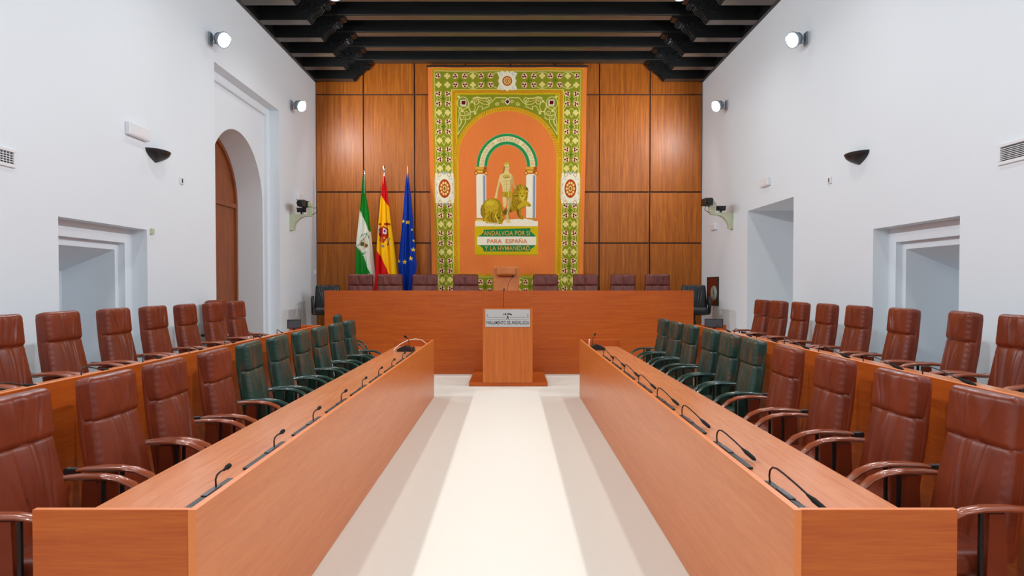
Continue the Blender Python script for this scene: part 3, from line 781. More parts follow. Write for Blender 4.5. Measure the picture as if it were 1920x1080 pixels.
# wall cameras on brackets
def wall_camera(X, s, side, px_tip):
    yb = 13.05 if s < 0 else 12.75
    t = thing('wall_camera', f'black pan-tilt camera on pale green bracket, {side} wall', 'camera', (X, yb, 2.99))
    i = -s
    br = [(0, 0), (i*.42, 0), (i*.42, -.03), (i*.26, -.045), (i*.17, -.09), (i*.11, -.16), (i*.085, -.22), (i*.08, -.30), (0, -.30)]
    MB().prism(br, -.05, .05, 'xz').box(0, i*.012, -.08, .08, -.31, .01).build('bracket', M['beige_metal'], t)
    hd = MB().box(i*.33, i*.44, -.06, .06, .0, .13, .01); hd.box(i*.34, i*.43, -.055, .055, .14, .23, .015)
    hd.build('pan_tilt_head', M['beige_metal'], t)
    MB().sweep([(i*.44, 0, .12), (i*.50, 0, .13), (i*.52, -.02, .05), (i*.44, -.03, .0)], .006, n=6, up=(0, 1, 0)).sweep([(i*.40, .05, .22), (i*.34, .06, .26), (i*.28, .03, .12), (i*.24, 0, .01)], .005, n=6, up=(0, 1, 0)).build('cable', M['dark_metal'], t, True)
    u = MB().box(i*.22 if s < 0 else i*.42, i*.33 if s < 0 else i*.56, -.20, .10, .13, .26, .012)
    u.box(i*.215 if s < 0 else i*.44, i*.335 if s < 0 else i*.60, -.30, -.18, .12, .24, .02).build('camera_body', M['black_plastic'], t)
    l = MB().lathe([(.045, 0), (.05, -.05), (.035, -.05)], (i*.275 if s < 0 else i*.52, -.30, .18), 20, 'y').build('lens', M['black_plastic'], t, True)
    q = MB().box(i*.14, i*.30, -.06, .02, .04, .12, .006); q.prism([(i*.14, .12), (i*.31, .12), (i*.27, .06), (i*.18, .035)], -.10, -.06, 'xz'); q.box(i*.20, i*.23, -.02, .0, .0, .05)
    q.build('viewfinder', M['black_plastic'], t)
wall_camera(XL, -1, 'left', 592); wall_camera(XR, 1, 'right', 1312)
# fire hose cabinet on right wall
p0, p1 = atX(1348, 571, XR), atX(1328, 519, XR)
t = thing('hose_cabinet', 'dark red glazed fire hose cabinet on right wall near panelling', 'fire hose cabinet', (XR, (p0.y+p1.y)/2, 1.52))
a = (p1.y-p0.y)/2; c = .29
f = MB()
for (u0, u1, v0, v1) in ((-a, a, c-.03, c), (-a, a, -c, -c+.03), (-a, -a+.04, -c+.03, c-.03), (a-.04, a, -c+.03, c-.03)): f.box(0, -.03, u0, u1, v0, v1, .003)
f.build('frame', M['dark_metal'], t); MB().box(0, -.02, -a+.04, a-.04, -c+.03, c-.03).build('back', M['glass_dark'], t)
h = MB()
for r_ in (.05, .08, .11, .14): h.sweep([(-.028, -.12+r_*1.3*math.cos(2*PI*i/24), -.04+r_*math.sin(2*PI*i/24)) for i in range(25)], .012, n=6, up=(1, 0, 0))
h.sweep([(-.028, -.12, -.1), (-.028, -.05, -.2), (-.028, .1, -.22)], .012, n=6, up=(1, 0, 0))
h.build('coiled_hose', M['hose'], t, True)

# ------------------------------------------------------------------ painting in cloth (dye per vertex)
class Canvas:
    def __init__(s, x0, x1, y0, y1, k):
        s.k = k; s.W = int(round((x1-x0)*k))+1; s.H = int(round((y1-y0)*k))+1
        s.x = np.linspace(x0, x1, s.W); s.y = np.linspace(y0, y1, s.H); s.x0, s.y0 = x0, y0
        s.X, s.Y = np.meshgrid(s.x, s.y); s.C = np.zeros((s.H, s.W, 3))
    def sl(s, a, b, c, d):
        i0 = max(0, int((a-s.x0)*s.k)-1); i1 = min(s.W, int((b-s.x0)*s.k)+3); j0 = max(0, int((c-s.y0)*s.k)-1); j1 = min(s.H, int((d-s.y0)*s.k)+3)
        return slice(j0, max(j0, j1)), slice(i0, max(i0, i1))
    def rect(s, a, b, c, d, col):
        q = s.sl(a, b, c, d); X, Y = s.X[q], s.Y[q]; m = (X >= a) & (X <= b) & (Y >= c) & (Y <= d); s.C[q][m] = col
    def poly(s, P, col):
        xs_ = [p[0] for p in P]; ys = [p[1] for p in P]; q = s.sl(min(xs_), max(xs_), min(ys), max(ys)); X, Y = s.X[q], s.Y[q]
        m = np.zeros(X.shape, bool); n = len(P)
        for i in range(n):
            x1, y1 = P[i]; x2, y2 = P[(i+1) % n]
            if y1 == y2: continue
            cnd = ((y1 > Y) != (y2 > Y)) & (X < (x2-x1)*(Y-y1)/(y2-y1)+x1); m ^= cnd
        s.C[q][m] = col
    def ell(s, cx, cy, rx, ry, col, ri=0.0):
        q = s.sl(cx-rx, cx+rx, cy-ry, cy+ry); X, Y = s.X[q], s.Y[q]; r = ((X-cx)/rx)**2+((Y-cy)/ry)**2
        s.C[q][(r <= 1) & (r >= ri*ri)] = col
    def line(s, P, w_, col):
        for i in range(len(P)-1):
            (x1, y1), (x2, y2) = P[i], P[i+1]
            q = s.sl(min(x1, x2)-w_, max(x1, x2)+w_, min(y1, y2)-w_, max(y1, y2)+w_); X, Y = s.X[q], s.Y[q]
            if X.size == 0: continue
            L2 = (x2-x1)**2+(y2-y1)**2+1e-9; t_ = np.clip(((X-x1)*(x2-x1)+(Y-y1)*(y2-y1))/L2, 0, 1)
            m = (X-x1-t_*(x2-x1))**2+(Y-y1-t_*(y2-y1))**2 <= (w_/2)**2; s.C[q][m] = col
    def curl(s, cx, cy, r, turns, w_, col, a0=0, d=1):
        n = 24; s.line([(cx+r*(1-.75*i/n)*math.cos(a0+d*2*PI*turns*i/n), cy+r*(1-.75*i/n)*math.sin(a0+d*2*PI*turns*i/n)) for i in range(n+1)], w_, col)
def arc(cx, cy, rx, ry, a, b, n=40): return [(cx+rx*math.cos(a+(b-a)*i/n), cy+ry*math.sin(a+(b-a)*i/n)) for i in range(n+1)]

G1, G2 = rgb(128, 132, 26), rgb(96, 112, 18)      # field greens
CR, GO, GD, MR, OR, WH = rgb(214, 200, 120), rgb(206, 150, 26), rgb(160, 92, 18), rgb(92, 10, 24), rgb(217, 117, 56), rgb(224, 214, 184)
PK = rgb(230, 190, 150); YL = rgb(200, 168, 20)
def paint_tapestry():
    c = Canvas(802, 1100, 126, 562, 2.5)
    c.rect(802, 1100, 126, 562, OR)
    c.rect(808.5, 1093.5, 127.5, 562, GO); c.rect(813, 1089, 132, 562, G1)
    # rope twists along the outer rope
    def rope(P, w_, step, a=GO, b=GD):
        c.line(P, w_, a)
        for i in range(len(P)-1):
            (x1, y1), (x2, y2) = P[i], P[i+1]; L = math.hypot(x2-x1, y2-y1); n = max(1, int(L/step)); dx, dy = (x2-x1)/L, (y2-y1)/L
            for k in range(n):
                px, py = x1+(x2-x1)*(k+.5)/n, y1+(y2-y1)*(k+.5)/n; h = w_*.42
                c.line([(px-dy*h-dx*h*.5, py+dx*h-dy*h*.5), (px+dy*h+dx*h*.5, py-dx*h+dy*h*.5)], step*.33, b)
    rope([(811, 562), (811, 130), (1091, 130), (1091, 562)], 4.2, 2.6)
    for P in ([(814.3, 562), (814.3, 133.2), (1087.7, 133.2), (1087.7, 562)], [(845.3, 512), (845.3, 167.3), (1056.7, 167.3), (1056.7, 512)]): c.line(P, .9, CR)
    # inner field
    c.rect(846, 1056, 168, 513, YL); c.rect(856, 1046, 177, 513, G1)
    rope([(850, 513), (850, 171.5), (1052, 171.5), (1052, 513)], 6, 3.0, GO, GD)
    # orange arch
    c.ell(951, 297, 95, 92, GO); c.rect(856, 1046, 297, 513, GO)
    rope(arc(951, 297, 98, 94, PI, 2*PI, 90), 6.5, 3.2, rgb(214, 165, 30), GD)
    rope([(851.5, 297), (851.5, 513)], 5, 3.0, rgb(214, 165, 30), GD); rope([(1050.5, 297), (1050.5, 513)], 5, 3.0, rgb(214, 165, 30), GD)
    c.ell(951, 297, 93, 89, OR); c.rect(858, 1044, 297, 513, OR)
    # spandrels: scrolls and diamonds, mirrored about 951
    for sg in (-1, 1):
        mx = lambda P: [(951+sg*(x-951), y) for x, y in P]
        def cl(cx, cy, r, tn, w_, a0, d): c.line(mx([(cx+r*(1-.75*i/24)*math.cos(a0+d*2*PI*tn*i/24), cy+r*(1-.75*i/24)*math.sin(a0+d*2*PI*tn*i/24)) for i in range(25)]), w_, CR)
        c.line(mx(arc(867, 193, 10.5, 11.5, 0, 2*PI)), 1.4, CR); c.line(mx(arc(884, 200, 6, 9, 0, 2*PI)), 1.2, CR); c.line(mx(arc(870, 208, 11, 9, 0, 2*PI)), 1.2, CR)
        c.line(mx([(857, 252), (857.5, 232), (860, 216), (864, 205)]), 1.4, CR); c.line(mx([(857, 252), (871, 230), (871.5, 224), (880, 222), (881, 210), (892, 208), (897, 198.5), (903.5, 199), (903.5, 205), (916.5, 199), (916.5, 188)]), 1.3, CR)
        cl(866, 219, 6, 1.3, 1.1, 0, 1); cl(892, 191, 7, 1.4, 1.3, PI, 1); cl(917, 187, 6, 1.3, 1.4, PI/2, 1); cl(932, 194, 4, 1.2, 1.2, PI, -1); cl(874, 212, 5, 1.2, 1, 2, 1)
        c.line(mx([(886, 184), (893, 181.5), (902, 184), (912, 184)]), 2.2, CR); c.line(mx([(897, 190), (905, 195), (914, 196), (922, 191), (929, 183), (948, 183), (951, 187)]), 1.3, CR)
        c.line(mx([(893, 183), (900, 188), (910, 190)]), 1.2, rgb(216, 170, 90)); c.line(mx([(860, 236), (864, 228), (862, 222)]), 2, CR)
        for (x, y) in ((859, 181), (890, 212), (866, 208), (884, 190)): c.ell(951+sg*(x-951), y, 2.4, 2.4, CR)
        x = 951+sg*(868-951); c.poly([(x-5.5, 187), (x+5.5, 186.5), (x+5, 198), (x-6, 198)], WH); c.poly([(x-3.8, 188.6), (x+3.8, 188.3), (x+3.5, 196), (x-4, 196)], MR)
        c.line(mx([(939, 190), (943, 187), (943, 193), (939, 190)]), 1, CR)
    c.poly([(951, 183.5), (957, 190.5), (951, 197.5), (945, 190.5)], WH); c.poly([(951, 186), (955, 190.5), (951, 195), (947, 190.5)], MR)
    # floral modules
    def trefoil(x, y, ux, uy):
        vx, vy = -uy, ux
        q = lambda a, b_: (x+ux*a+vx*b_, y+uy*a+vy*b_)
        c.poly([q(-5.2, -1), q(-2, -5), q(2.6, -5.6), q(5, -2.5), q(5, 2.5), q(2.6, 5.6), q(-2, 5), q(-5.2, 1)], PK)
        for a, b_, r in ((-2.2, 0, 1.7), (2.0, -2.5, 1.75), (2.0, 2.5, 1.75)): e = q(a, b_); c.ell(e[0], e[1], r, r, MR)
        c.line([q(-2.2, 0), q(2, -2.5)], 1.4, MR); c.line([q(-2.2, 0), q(2, 2.5)], 1.4, MR)
    def flower(x, y):
        for a in range(4):
            c.ell(x+3.3*math.cos(a*PI/2), y+3.3*math.sin(a*PI/2), 2.5, 2.5, CR)
        c.ell(x, y, 2.2, 2.2, rgb(222, 192, 96))
    def star(x, y):
        P = [(x+(6 if i % 2 == 0 else 2.6)*math.cos(i*PI/4), y+(8 if i % 2 == 0 else 3)*math.sin(i*PI/4)) for i in range(8)]; c.poly(P, G2)
    def module_v(xc, y, up=1):   # one 52.4 px period centred between the two trefoils
        for dx in (-8.2, 8.2):
            s_ = 1 if dx > 0 else -1
            c.line(arc(xc+dx*0.2, y+26, 13.5, 17, -PI/2+.1, PI/2-.1, 16) if s_ > 0 else arc(xc+dx*.2, y+26, 13.5, 17, PI/2+.1, 3*PI/2-.1, 16), 1.1, CR)
            c.line([(xc, y+17), (xc+s_*6, y+24), (xc, y+35)], 1, CR)
            c.line([(xc+s_*14.5, y-13), (xc+s_*11, y), (xc+s_*14.5, y+13)], 1, CR); c.line([(xc+s_*3, y-4), (xc+s_*7, y), (xc+s_*3, y+4)], 1, CR)
        star(xc, y); 
        for dx in (-8.2, 8.2):
            s_ = 1 if dx > 0 else -1
            trefoil(xc+dx, y-9, s_*.5, -.87); trefoil(xc+dx, y+9, s_*.5, .87); flower(xc+dx, y+26)
    def module_h(x, yc):
        for dy in (-8.2, 8.2):
            s_ = 1 if dy > 0 else -1
            c.line(arc(x+24.5, yc+dy*.2, 15, 13.5, .1, PI-.1, 16) if s_ > 0 else arc(x+24.5, yc+dy*.2, 15, 13.5, PI+.1, 2*PI-.1, 16), 1.1, CR)
        star(x, yc)
        for dy in (-8.2, 8.2):
            s_ = 1 if dy > 0 else -1
            trefoil(x-8.5, yc+dy, -.87, s_*.5); trefoil(x+8.5, yc+dy, .87, s_*.5)
    for xc in (830, 1072):
        for k in range(8): module_v(xc, 185+52.2*k)
        for dx in (-8.2, 8.2): flower(xc+dx, 159)
    for yc in (150.5,):
        for x in (862, 910.5, 991.5, 1040): module_h(x, yc)
        for x in (838, 886, 1016, 1064):
            for dy in (-8.2, 8.2): flower(x, yc+dy)
    for x in (821, 1081): trefoil(x, 142.5, -.7 if x < 900 else .7, -.7)
    # bottom border
    c.rect(857, 1045, 513, 562, GO); c.rect(846, 1056, 517, 562, G1); rope([(856, 515), (1046, 515)], 4.5, 3); c.line([(846, 519), (1056, 519)], .9, CR)
    for k in range(5):
        module_h(862+44.5*k, 537)
        if k < 4:
            for dy in (-8.2, 8.2): flower(884+44.5*k, 537+dy)
    rope([(813, 557), (1089, 557)], 5, 3)
    # cartouches
    def cartouche(cx, cy, w_, h_, rx, ry):
        c.poly([(cx-w_, cy-h_*.80), (cx-w_*.7, cy-h_*.9), (cx-w_*.45, cy-h_), (cx-w_*.2, cy-h_*.86), (cx, cy-h_*1.05), (cx+w_*.2, cy-h_*.86), (cx+w_*.45, cy-h_), (cx+w_*.7, cy-h_*.9), (cx+w_, cy-h_*.80), (cx+w_*.82, cy-h_*.4), (cx+w_*.9, cy), (cx+w_*.82, cy+h_*.4), (cx+w_, cy+h_*.84), (cx+w_*.5, cy+h_*.95), (cx+w_*.2, cy+h_*.86), (cx, cy+h_*1.08), (cx-w_*.2, cy+h_*.86), (cx-w_*.5, cy+h_*.95), (cx-w_, cy+h_*.84), (cx-w_*.82, cy+h_*.4), (cx-w_*.9, cy), (cx-w_*.82, cy-h_*.4)], WH)
        for sx in (-1, 1):
            for sy in (-1, 1):
                c.line(arc(cx+sx*w_*.62, cy+sy*h_*.72, 2.6, 2.6, 0, 5), 1, rgb(160, 165, 170)); 
            c.line([(cx+sx*w_*.8, cy-h_*.35), (cx+sx*w_*.92, cy), (cx+sx*w_*.8, cy+h_*.35)], 1.2, rgb(178, 140, 60))
        RD = rgb(168, 62, 16)
        c.ell(cx, cy, rx, ry, RD)
        for i in range(10):
            a = 2*PI*i/10; c.ell(cx+rx*.62*math.cos(a), cy+ry*.62*math.sin(a), rx*.17, ry*.15, rgb(226, 190, 110))
        c.ell(cx, cy, rx*.33, ry*.33, rgb(226, 190, 110)); c.ell(cx, cy, rx*.18, ry*.2, rgb(110, 100, 30))
    cartouche(950.5, 151.5, 19, 18.5, 9.2, 9.2)
    for xc in (830, 1072):
        c.rect(xc-17.5, xc+17.5, 324, 380, WH); cartouche(xc, 353, 18, 27, 11.3, 17.5)
        c.rect(xc-18.5, xc-15.5, 333, 372, rgb(206, 196, 180)); c.rect(xc+15.5, xc+18.5, 333, 372, rgb(206, 196, 180))
        for sg in (-1, 1):
            y = 353+sg*31; c.line([(xc-12, y-sg*3), (xc-6, y), (xc, y-sg*4), (xc+6, y), (xc+12, y-sg*3)], 2, rgb(150, 160, 160)); c.line(arc(xc-9, y-sg*5, 3, 3, 0, 6), 1.1, rgb(180, 140, 50)); c.line(arc(xc+9, y-sg*5, 3, 3, 0, 6), 1.1, rgb(180, 140, 50))
    # emblem: arch
    GR, GE = rgb(36, 134, 70), rgb(120, 170, 120)
    def ring(r0, r1, col):
        c.poly([(950.5+r1*math.cos(a), 312+(r1+3)*-math.sin(a)) for a in np.linspace(0, PI, 60)] + [(950.5+r0*math.cos(a), 312-(r0+3)*math.sin(a)) for a in np.linspace(PI, 0, 60)], col)
    ring(37.5, 59, GE); ring(38.3, 58.2, GR); ring(43.5, 53.5, rgb(218, 205, 160)); ring(43.5, 44.1, GE)
    # columns
    for xc in (900.5, 996.5):
        c.rect(xc-9.5, xc+9.5, 326, 414, rgb(226, 218, 192)); c.rect(xc+2.5, xc+4, 328, 409, rgb(190, 192, 186)); c.rect(xc+4, xc+7.6, 328, 409, rgb(128, 138, 152)); c.rect(xc+7.6, xc+9.5, 328, 409, rgb(200, 198, 180))
        c.rect(xc-10.5, xc+11, 312.5, 317, rgb(206, 160, 50)); c.rect(xc+5, xc+11, 312.5, 317, rgb(150, 76, 22)); c.rect(xc-11.5, xc+11.5, 317, 319, rgb(172, 96, 30)); c.rect(xc-9.5, xc+10, 319, 324, rgb(150, 82, 26)); c.rect(xc-8, xc+3, 319, 323, rgb(224, 176, 66))
        for sx in (-1, 1): c.ell(xc+sx*10, 324, 3.6, 4, rgb(166, 90, 26)); c.ell(xc+sx*10, 324, 2, 2.4, rgb(226, 170, 70))
        c.rect(xc-10, xc+9.5, 408, 410.5, rgb(196, 130, 40)); c.rect(xc-10.5, xc+10, 410.5, 414, rgb(222, 190, 90)); c.rect(xc+3, xc+10, 411, 416, rgb(150, 72, 24))
    c.rect(888, 1010, 414, 424, rgb(226, 216, 190)); c.poly([(940, 412), (985, 409), (1010, 414), (1010, 424), (940, 424)], rgb(226, 216, 190))
    # yellow panel and banner
    c.rect(887, 1011, 423.5, 478, rgb(196, 168, 14)); c.rect(887, 1011, 476.5, 478, rgb(170, 140, 20))
    GB = rgb(30, 118, 62)
    c.poly([(905, 430), (996, 427), (996, 433), (1003, 439), (1006, 443), (1006, 459), (1002, 463), (996, 467), (996, 471), (905, 471), (903, 465), (898, 461), (892, 459), (892, 443), (899, 440), (904, 435)], GB)
    c.rect(892, 1007, 443, 459, rgb(226, 216, 190))
    # figure and lions
    S1, S2, S3 = rgb(214, 190, 124), rgb(184, 156, 88), rgb(134, 108, 46)
    L1, L2, L3, L4 = rgb(188, 158, 34), rgb(154, 122, 22), rgb(108, 84, 14), rgb(212, 190, 70)
    # standing lion (right)
    c.poly([(956, 398), (954, 384), (958, 368), (965, 352), (974, 347), (985, 346), (991, 354), (990, 368), (988, 378), (984, 388), (976, 393), (966, 395)], L2)
    c.poly([(974, 390), (970, 402), (975, 410), (982, 411), (981, 406), (976, 401), (978, 390)], L2); c.poly([(968, 392), (970, 402), (976, 409), (973, 400), (973, 392)], L3)
    c.poly([(984, 374), (992, 378), (997, 384), (993, 387), (984, 385), (978, 388), (972, 392), (970, 386)], L1); c.ell(993.5, 384, 3, 2.6, L2)
    c.ell(976, 362, 13, 17, L2)
    rr = random.Random(2)
    for i in range(46):
        a = rr.uniform(0, 2*PI); r0 = rr.uniform(.35, .7); x, y = 977+13*r0*math.cos(a), 361+16*r0*math.sin(a)
        c.line([(x, y), (x+6*math.cos(a+.4), y+7*math.sin(a+.4))], 1.1, rr.choice([L1, L3, L1, L4, L2]))
    c.ell(979.5, 365, 7, 10.5, L1); c.ell(979.5, 371, 4.2, 4.2, L4); c.ell(979.5, 367.5, 2, 1.5, L3); c.line([(976, 373), (979.5, 371.5), (983, 373)], .9, L3)
    for sx in (-1, 1): c.ell(979.5+sx*3.6, 362, 1.4, 1, L3)
    c.ell(968, 352, 2.6, 2.4, L3); c.ell(988, 353, 2.4, 2.4, L3)
    for i in range(16): x = rr.uniform(958, 972); y = rr.uniform(374, 392); c.line([(x, y), (x+rr.uniform(-2, 5), y+rr.uniform(2, 5))], 1, rr.choice([L1, L3, L3]))
    # back leg and tail behind figure
    c.poly([(954, 386), (946, 392), (940, 398), (944, 403), (952, 400), (960, 396)], L3)
    # man
    c.ell(949, 309, 4.6, 5, L4); c.ell(949.5, 306.5, 4.6, 3, rgb(190, 160, 50)); c.ell(950.5, 313.5, 4, 6, S1); c.ell(952.5, 313, 1, .7, S3); c.ell(948.8, 313, 1, .7, S3); c.line([(950, 317.3), (952, 317.3)], .7, S3)
    c.line([(945, 312), (944, 320), (942, 325)], 2.2, S3)
    c.poly([(946, 318), (953, 318), (954, 323), (960, 328), (962, 336), (959, 345), (958, 357), (960, 362), (942, 362), (941, 350), (938, 342), (936, 331), (940, 326), (945, 323)], S1)
    c.poly([(956, 336), (962, 334), (959, 345), (959, 360), (954, 360), (956, 348)], S2); c.line([(941, 341), (949, 338), (957, 341)], .9, S2); c.line([(949, 338), (949, 358)], .8, S2)
    for yy in (345, 350, 355): c.line([(944, yy), (954, yy)], .6, S2)
    c.ell(949, 330, 7, 3.6, rgb(196, 166, 70)); c.line([(943, 331), (947, 334), (950, 331), (955, 333)], 1, L3)
    c.line([(938, 329), (935, 342), (933, 350), (930, 362), (929, 368)], 4.0, S1); c.line([(936.3, 340), (934.5, 350), (932, 360)], 1, S2); c.ell(928.5, 369.5, 2.8, 1.8, S1)
    c.line([(960, 330), (962, 341), (963, 349), (967, 352)], 3.6, S2)
    c.poly([(941, 359), (960, 358), (960, 370), (955, 368), (951, 376), (947, 368), (941, 369)], rgb(178, 148, 40)); c.line([(947, 362), (949, 372)], 1.2, L3); c.line([(953, 360), (953, 368)], 1.2, L4)
    c.poly([(941, 369), (949, 369), (949, 382), (947, 390), (943, 390), (942, 380)], S1); c.poly([(951, 372), (960, 369), (958, 382), (955, 392), (954, 404), (955, 412), (948, 414), (949, 402), (952, 390), (951, 382)], S2); c.line([(952, 376), (951.5, 390), (950, 404), (950, 413)], 1.8, S1)
    c.poly([(948, 410), (956, 412), (958.5, 417), (953, 417.5), (948, 415)], S1); c.line([(943, 388), (950, 392), (956, 408)], 1.2, S3)
    # crouching lion (left)
    c.poly([(903, 382), (907, 376), (916, 372), (928, 372), (936, 376), (940, 384), (943, 396), (944, 404), (944, 412), (940, 419), (932, 420), (922, 417), (912, 418), (906, 412), (901, 402), (900, 392)], L2)
    c.ell(920, 385, 14, 12, L1); c.ell(917, 381, 8, 5, rgb(200, 174, 44))
    c.line([(902, 384), (899.5, 392), (900, 401), (904, 407)], 1.6, L3)
    c.poly([(908, 394), (916, 391), (920, 397), (913, 404), (909, 410), (916, 415), (926, 418), (922, 420), (911, 418), (905, 412), (909, 402)], L1)
    for i in range(60):
        x, y = rr.uniform(924, 943), rr.uniform(392, 418); c.line([(x, y), (x+rr.uniform(-2.5, 2.5), y+rr.uniform(2, 5))], 1, rr.choice([L1, L3, L2, L4]))
    for i in range(22):
        x, y = rr.uniform(905, 938), rr.uniform(378, 400); c.line([(x, y), (x+rr.uniform(-2, 3), y+rr.uniform(1, 4))], .8, rr.choice([L2, L3]))
    c.line([(905, 399), (912, 401), (917, 395)], 1, L3); c.line([(920, 398), (920, 410), (926, 416)], 1.4, L3); c.ell(934, 408, 3, 3, L3); c.line([(929, 397), (928, 405), (934, 415)], 1.6, L4)
    for i in range(5): c.line([(914+4*i, 417), (918+4*i, 420)], 1.4, rgb(226, 216, 190))
    return c
def dye_mesh(name, mat, parent, P3, C, closed=False):
    """P3: (H,W,3) positions, C: (H,W,3) colours"""
    H, W = P3.shape[:2]
    idx = np.arange(H*W).reshape(H, W)
    if closed: idx = np.concatenate([idx, idx[:, :1]], 1)
    q = np.stack([idx[:-1, :-1], idx[1:, :-1], idx[1:, 1:], idx[:-1, 1:]], -1).reshape(-1, 4)
    me = bpy.data.meshes.new(name); nf = len(q)
    me.vertices.add(H*W); me.vertices.foreach_set('co', P3.reshape(-1).astype(np.float32))
    me.loops.add(nf*4); me.loops.foreach_set('vertex_index', q.reshape(-1).astype(np.int32))
    me.polygons.add(nf); me.polygons.foreach_set('loop_start', np.arange(0, nf*4, 4, dtype=np.int32))
    me.polygons.foreach_set('use_smooth', np.ones(nf, bool))
    me.update(calc_edges=True)
    at = me.color_attributes.new('dye', 'FLOAT_COLOR', 'POINT')
    rgba = np.ones((H*W, 4), np.float32); rgba[:, :3] = C.reshape(-1, 3); at.data.foreach_set('color', rgba.reshape(-1))
    me.materials.append(mat); me.validate()
    o = bpy.data.objects.new(name, me); COL.objects.link(o); o.parent = parent
    return o
TY = 14.70
def cloth_y(x, z):
    low = np.clip((3.2-z)/1.6, 0, 1)
    return TY - .012*np.sin(x*5.2+z*.6) - .006*np.sin(x*11-z*2.1) - low*(.018*np.sin(x*7.5+z*5) + .012*np.sin(x*3.1-z*9)) - .012*np.sin(z*1.7)
cv = paint_tapestry()
o00, o11 = atY(802, 126, TY), atY(1100, 562, TY)
def tapx(px, py): return o00.x + (px-802)/(298)*(o11.x-o00.x)
def tapz(py): return o00.z + (py-126)/(436.0)*(o11.z-o00.z)
Xw = tapx(cv.X, cv.Y); Zw = tapz(cv.Y)
tx = (cv.Y-126)/436.0
Xw = Xw + np.clip((951-cv.X)/149, -1, 1)*tx*.085       # hangs in slightly toward the foot
tap = thing('tapestry', 'huge orange and green heraldic tapestry hanging on the panelled wall', 'tapestry', (0, TY, 3.5))
P3 = np.stack([Xw, cloth_y(Xw, Zw)-TY, Zw-3.5], -1)
tc_ = dye_mesh('woven_cloth', M['tapestry'], tap, P3, cv.C)
sol = tc_.modifiers.new('thickness', 'SOLIDIFY'); sol.thickness = .008; sol.offset = 1
MB().sweep([(o00.x-.02, -.0, o00.z-3.5+.02), (o11.x+.02, 0, o00.z-3.5+.02)], .02, n=10).build('hanging_rod', M['dark_metal'], tap, True)
def warp(px, py):
    x = tapx(px, py) + max(-1, min(1, (951-px)/149))*((py-126)/436.0)*.085; z = tapz(py)
    return (x, float(cloth_y(x, z))-TY-.012, z-3.5)
def tap_text(body, cx, cy, W, H, mat, nm):
    V, F = text_mesh(body, W, H, 1.05, .012); MB().add([warp(cx+x, cy-z) for x, z in V], F).build(nm, mat, tap)
tap_text('ANDALVCIA POR SI', 949.5, 436.6, 90, 8.6, M['thread_gold'], 'motto_lettering')
tap_text('PARA  ESPAÑA', 950.5, 450.6, 78, 9.6, M['thread_orange'], 'motto_lettering')
tap_text('Y LA HVMANIDAD', 950.5, 465.0, 88, 8.6, M['thread_gold'], 'motto_lettering')
b = MB(); s_txt = 'DOMINATOR HERCVLES FVNDATOR'; n = len(s_txt)
for i, chh in enumerate(s_txt):
    if chh == ' ': continue
    a = PI*(1-(i+.8)/(n+.6)); V, F = text_mesh(chh, 4.2 if chh != 'I' else 1.3, 6.6)
    ca, sa = math.cos(a-PI/2), math.sin(a-PI/2); r = 48.6
    cx, cy = 950.5+r*math.cos(a), 312-(r+3)*math.sin(a)
    b.add([warp(cx+x*ca-z*sa, cy-(x*sa+z*ca)) for x, z in V], F)
b.build('arch_lettering', M['thread_gold'], tap)

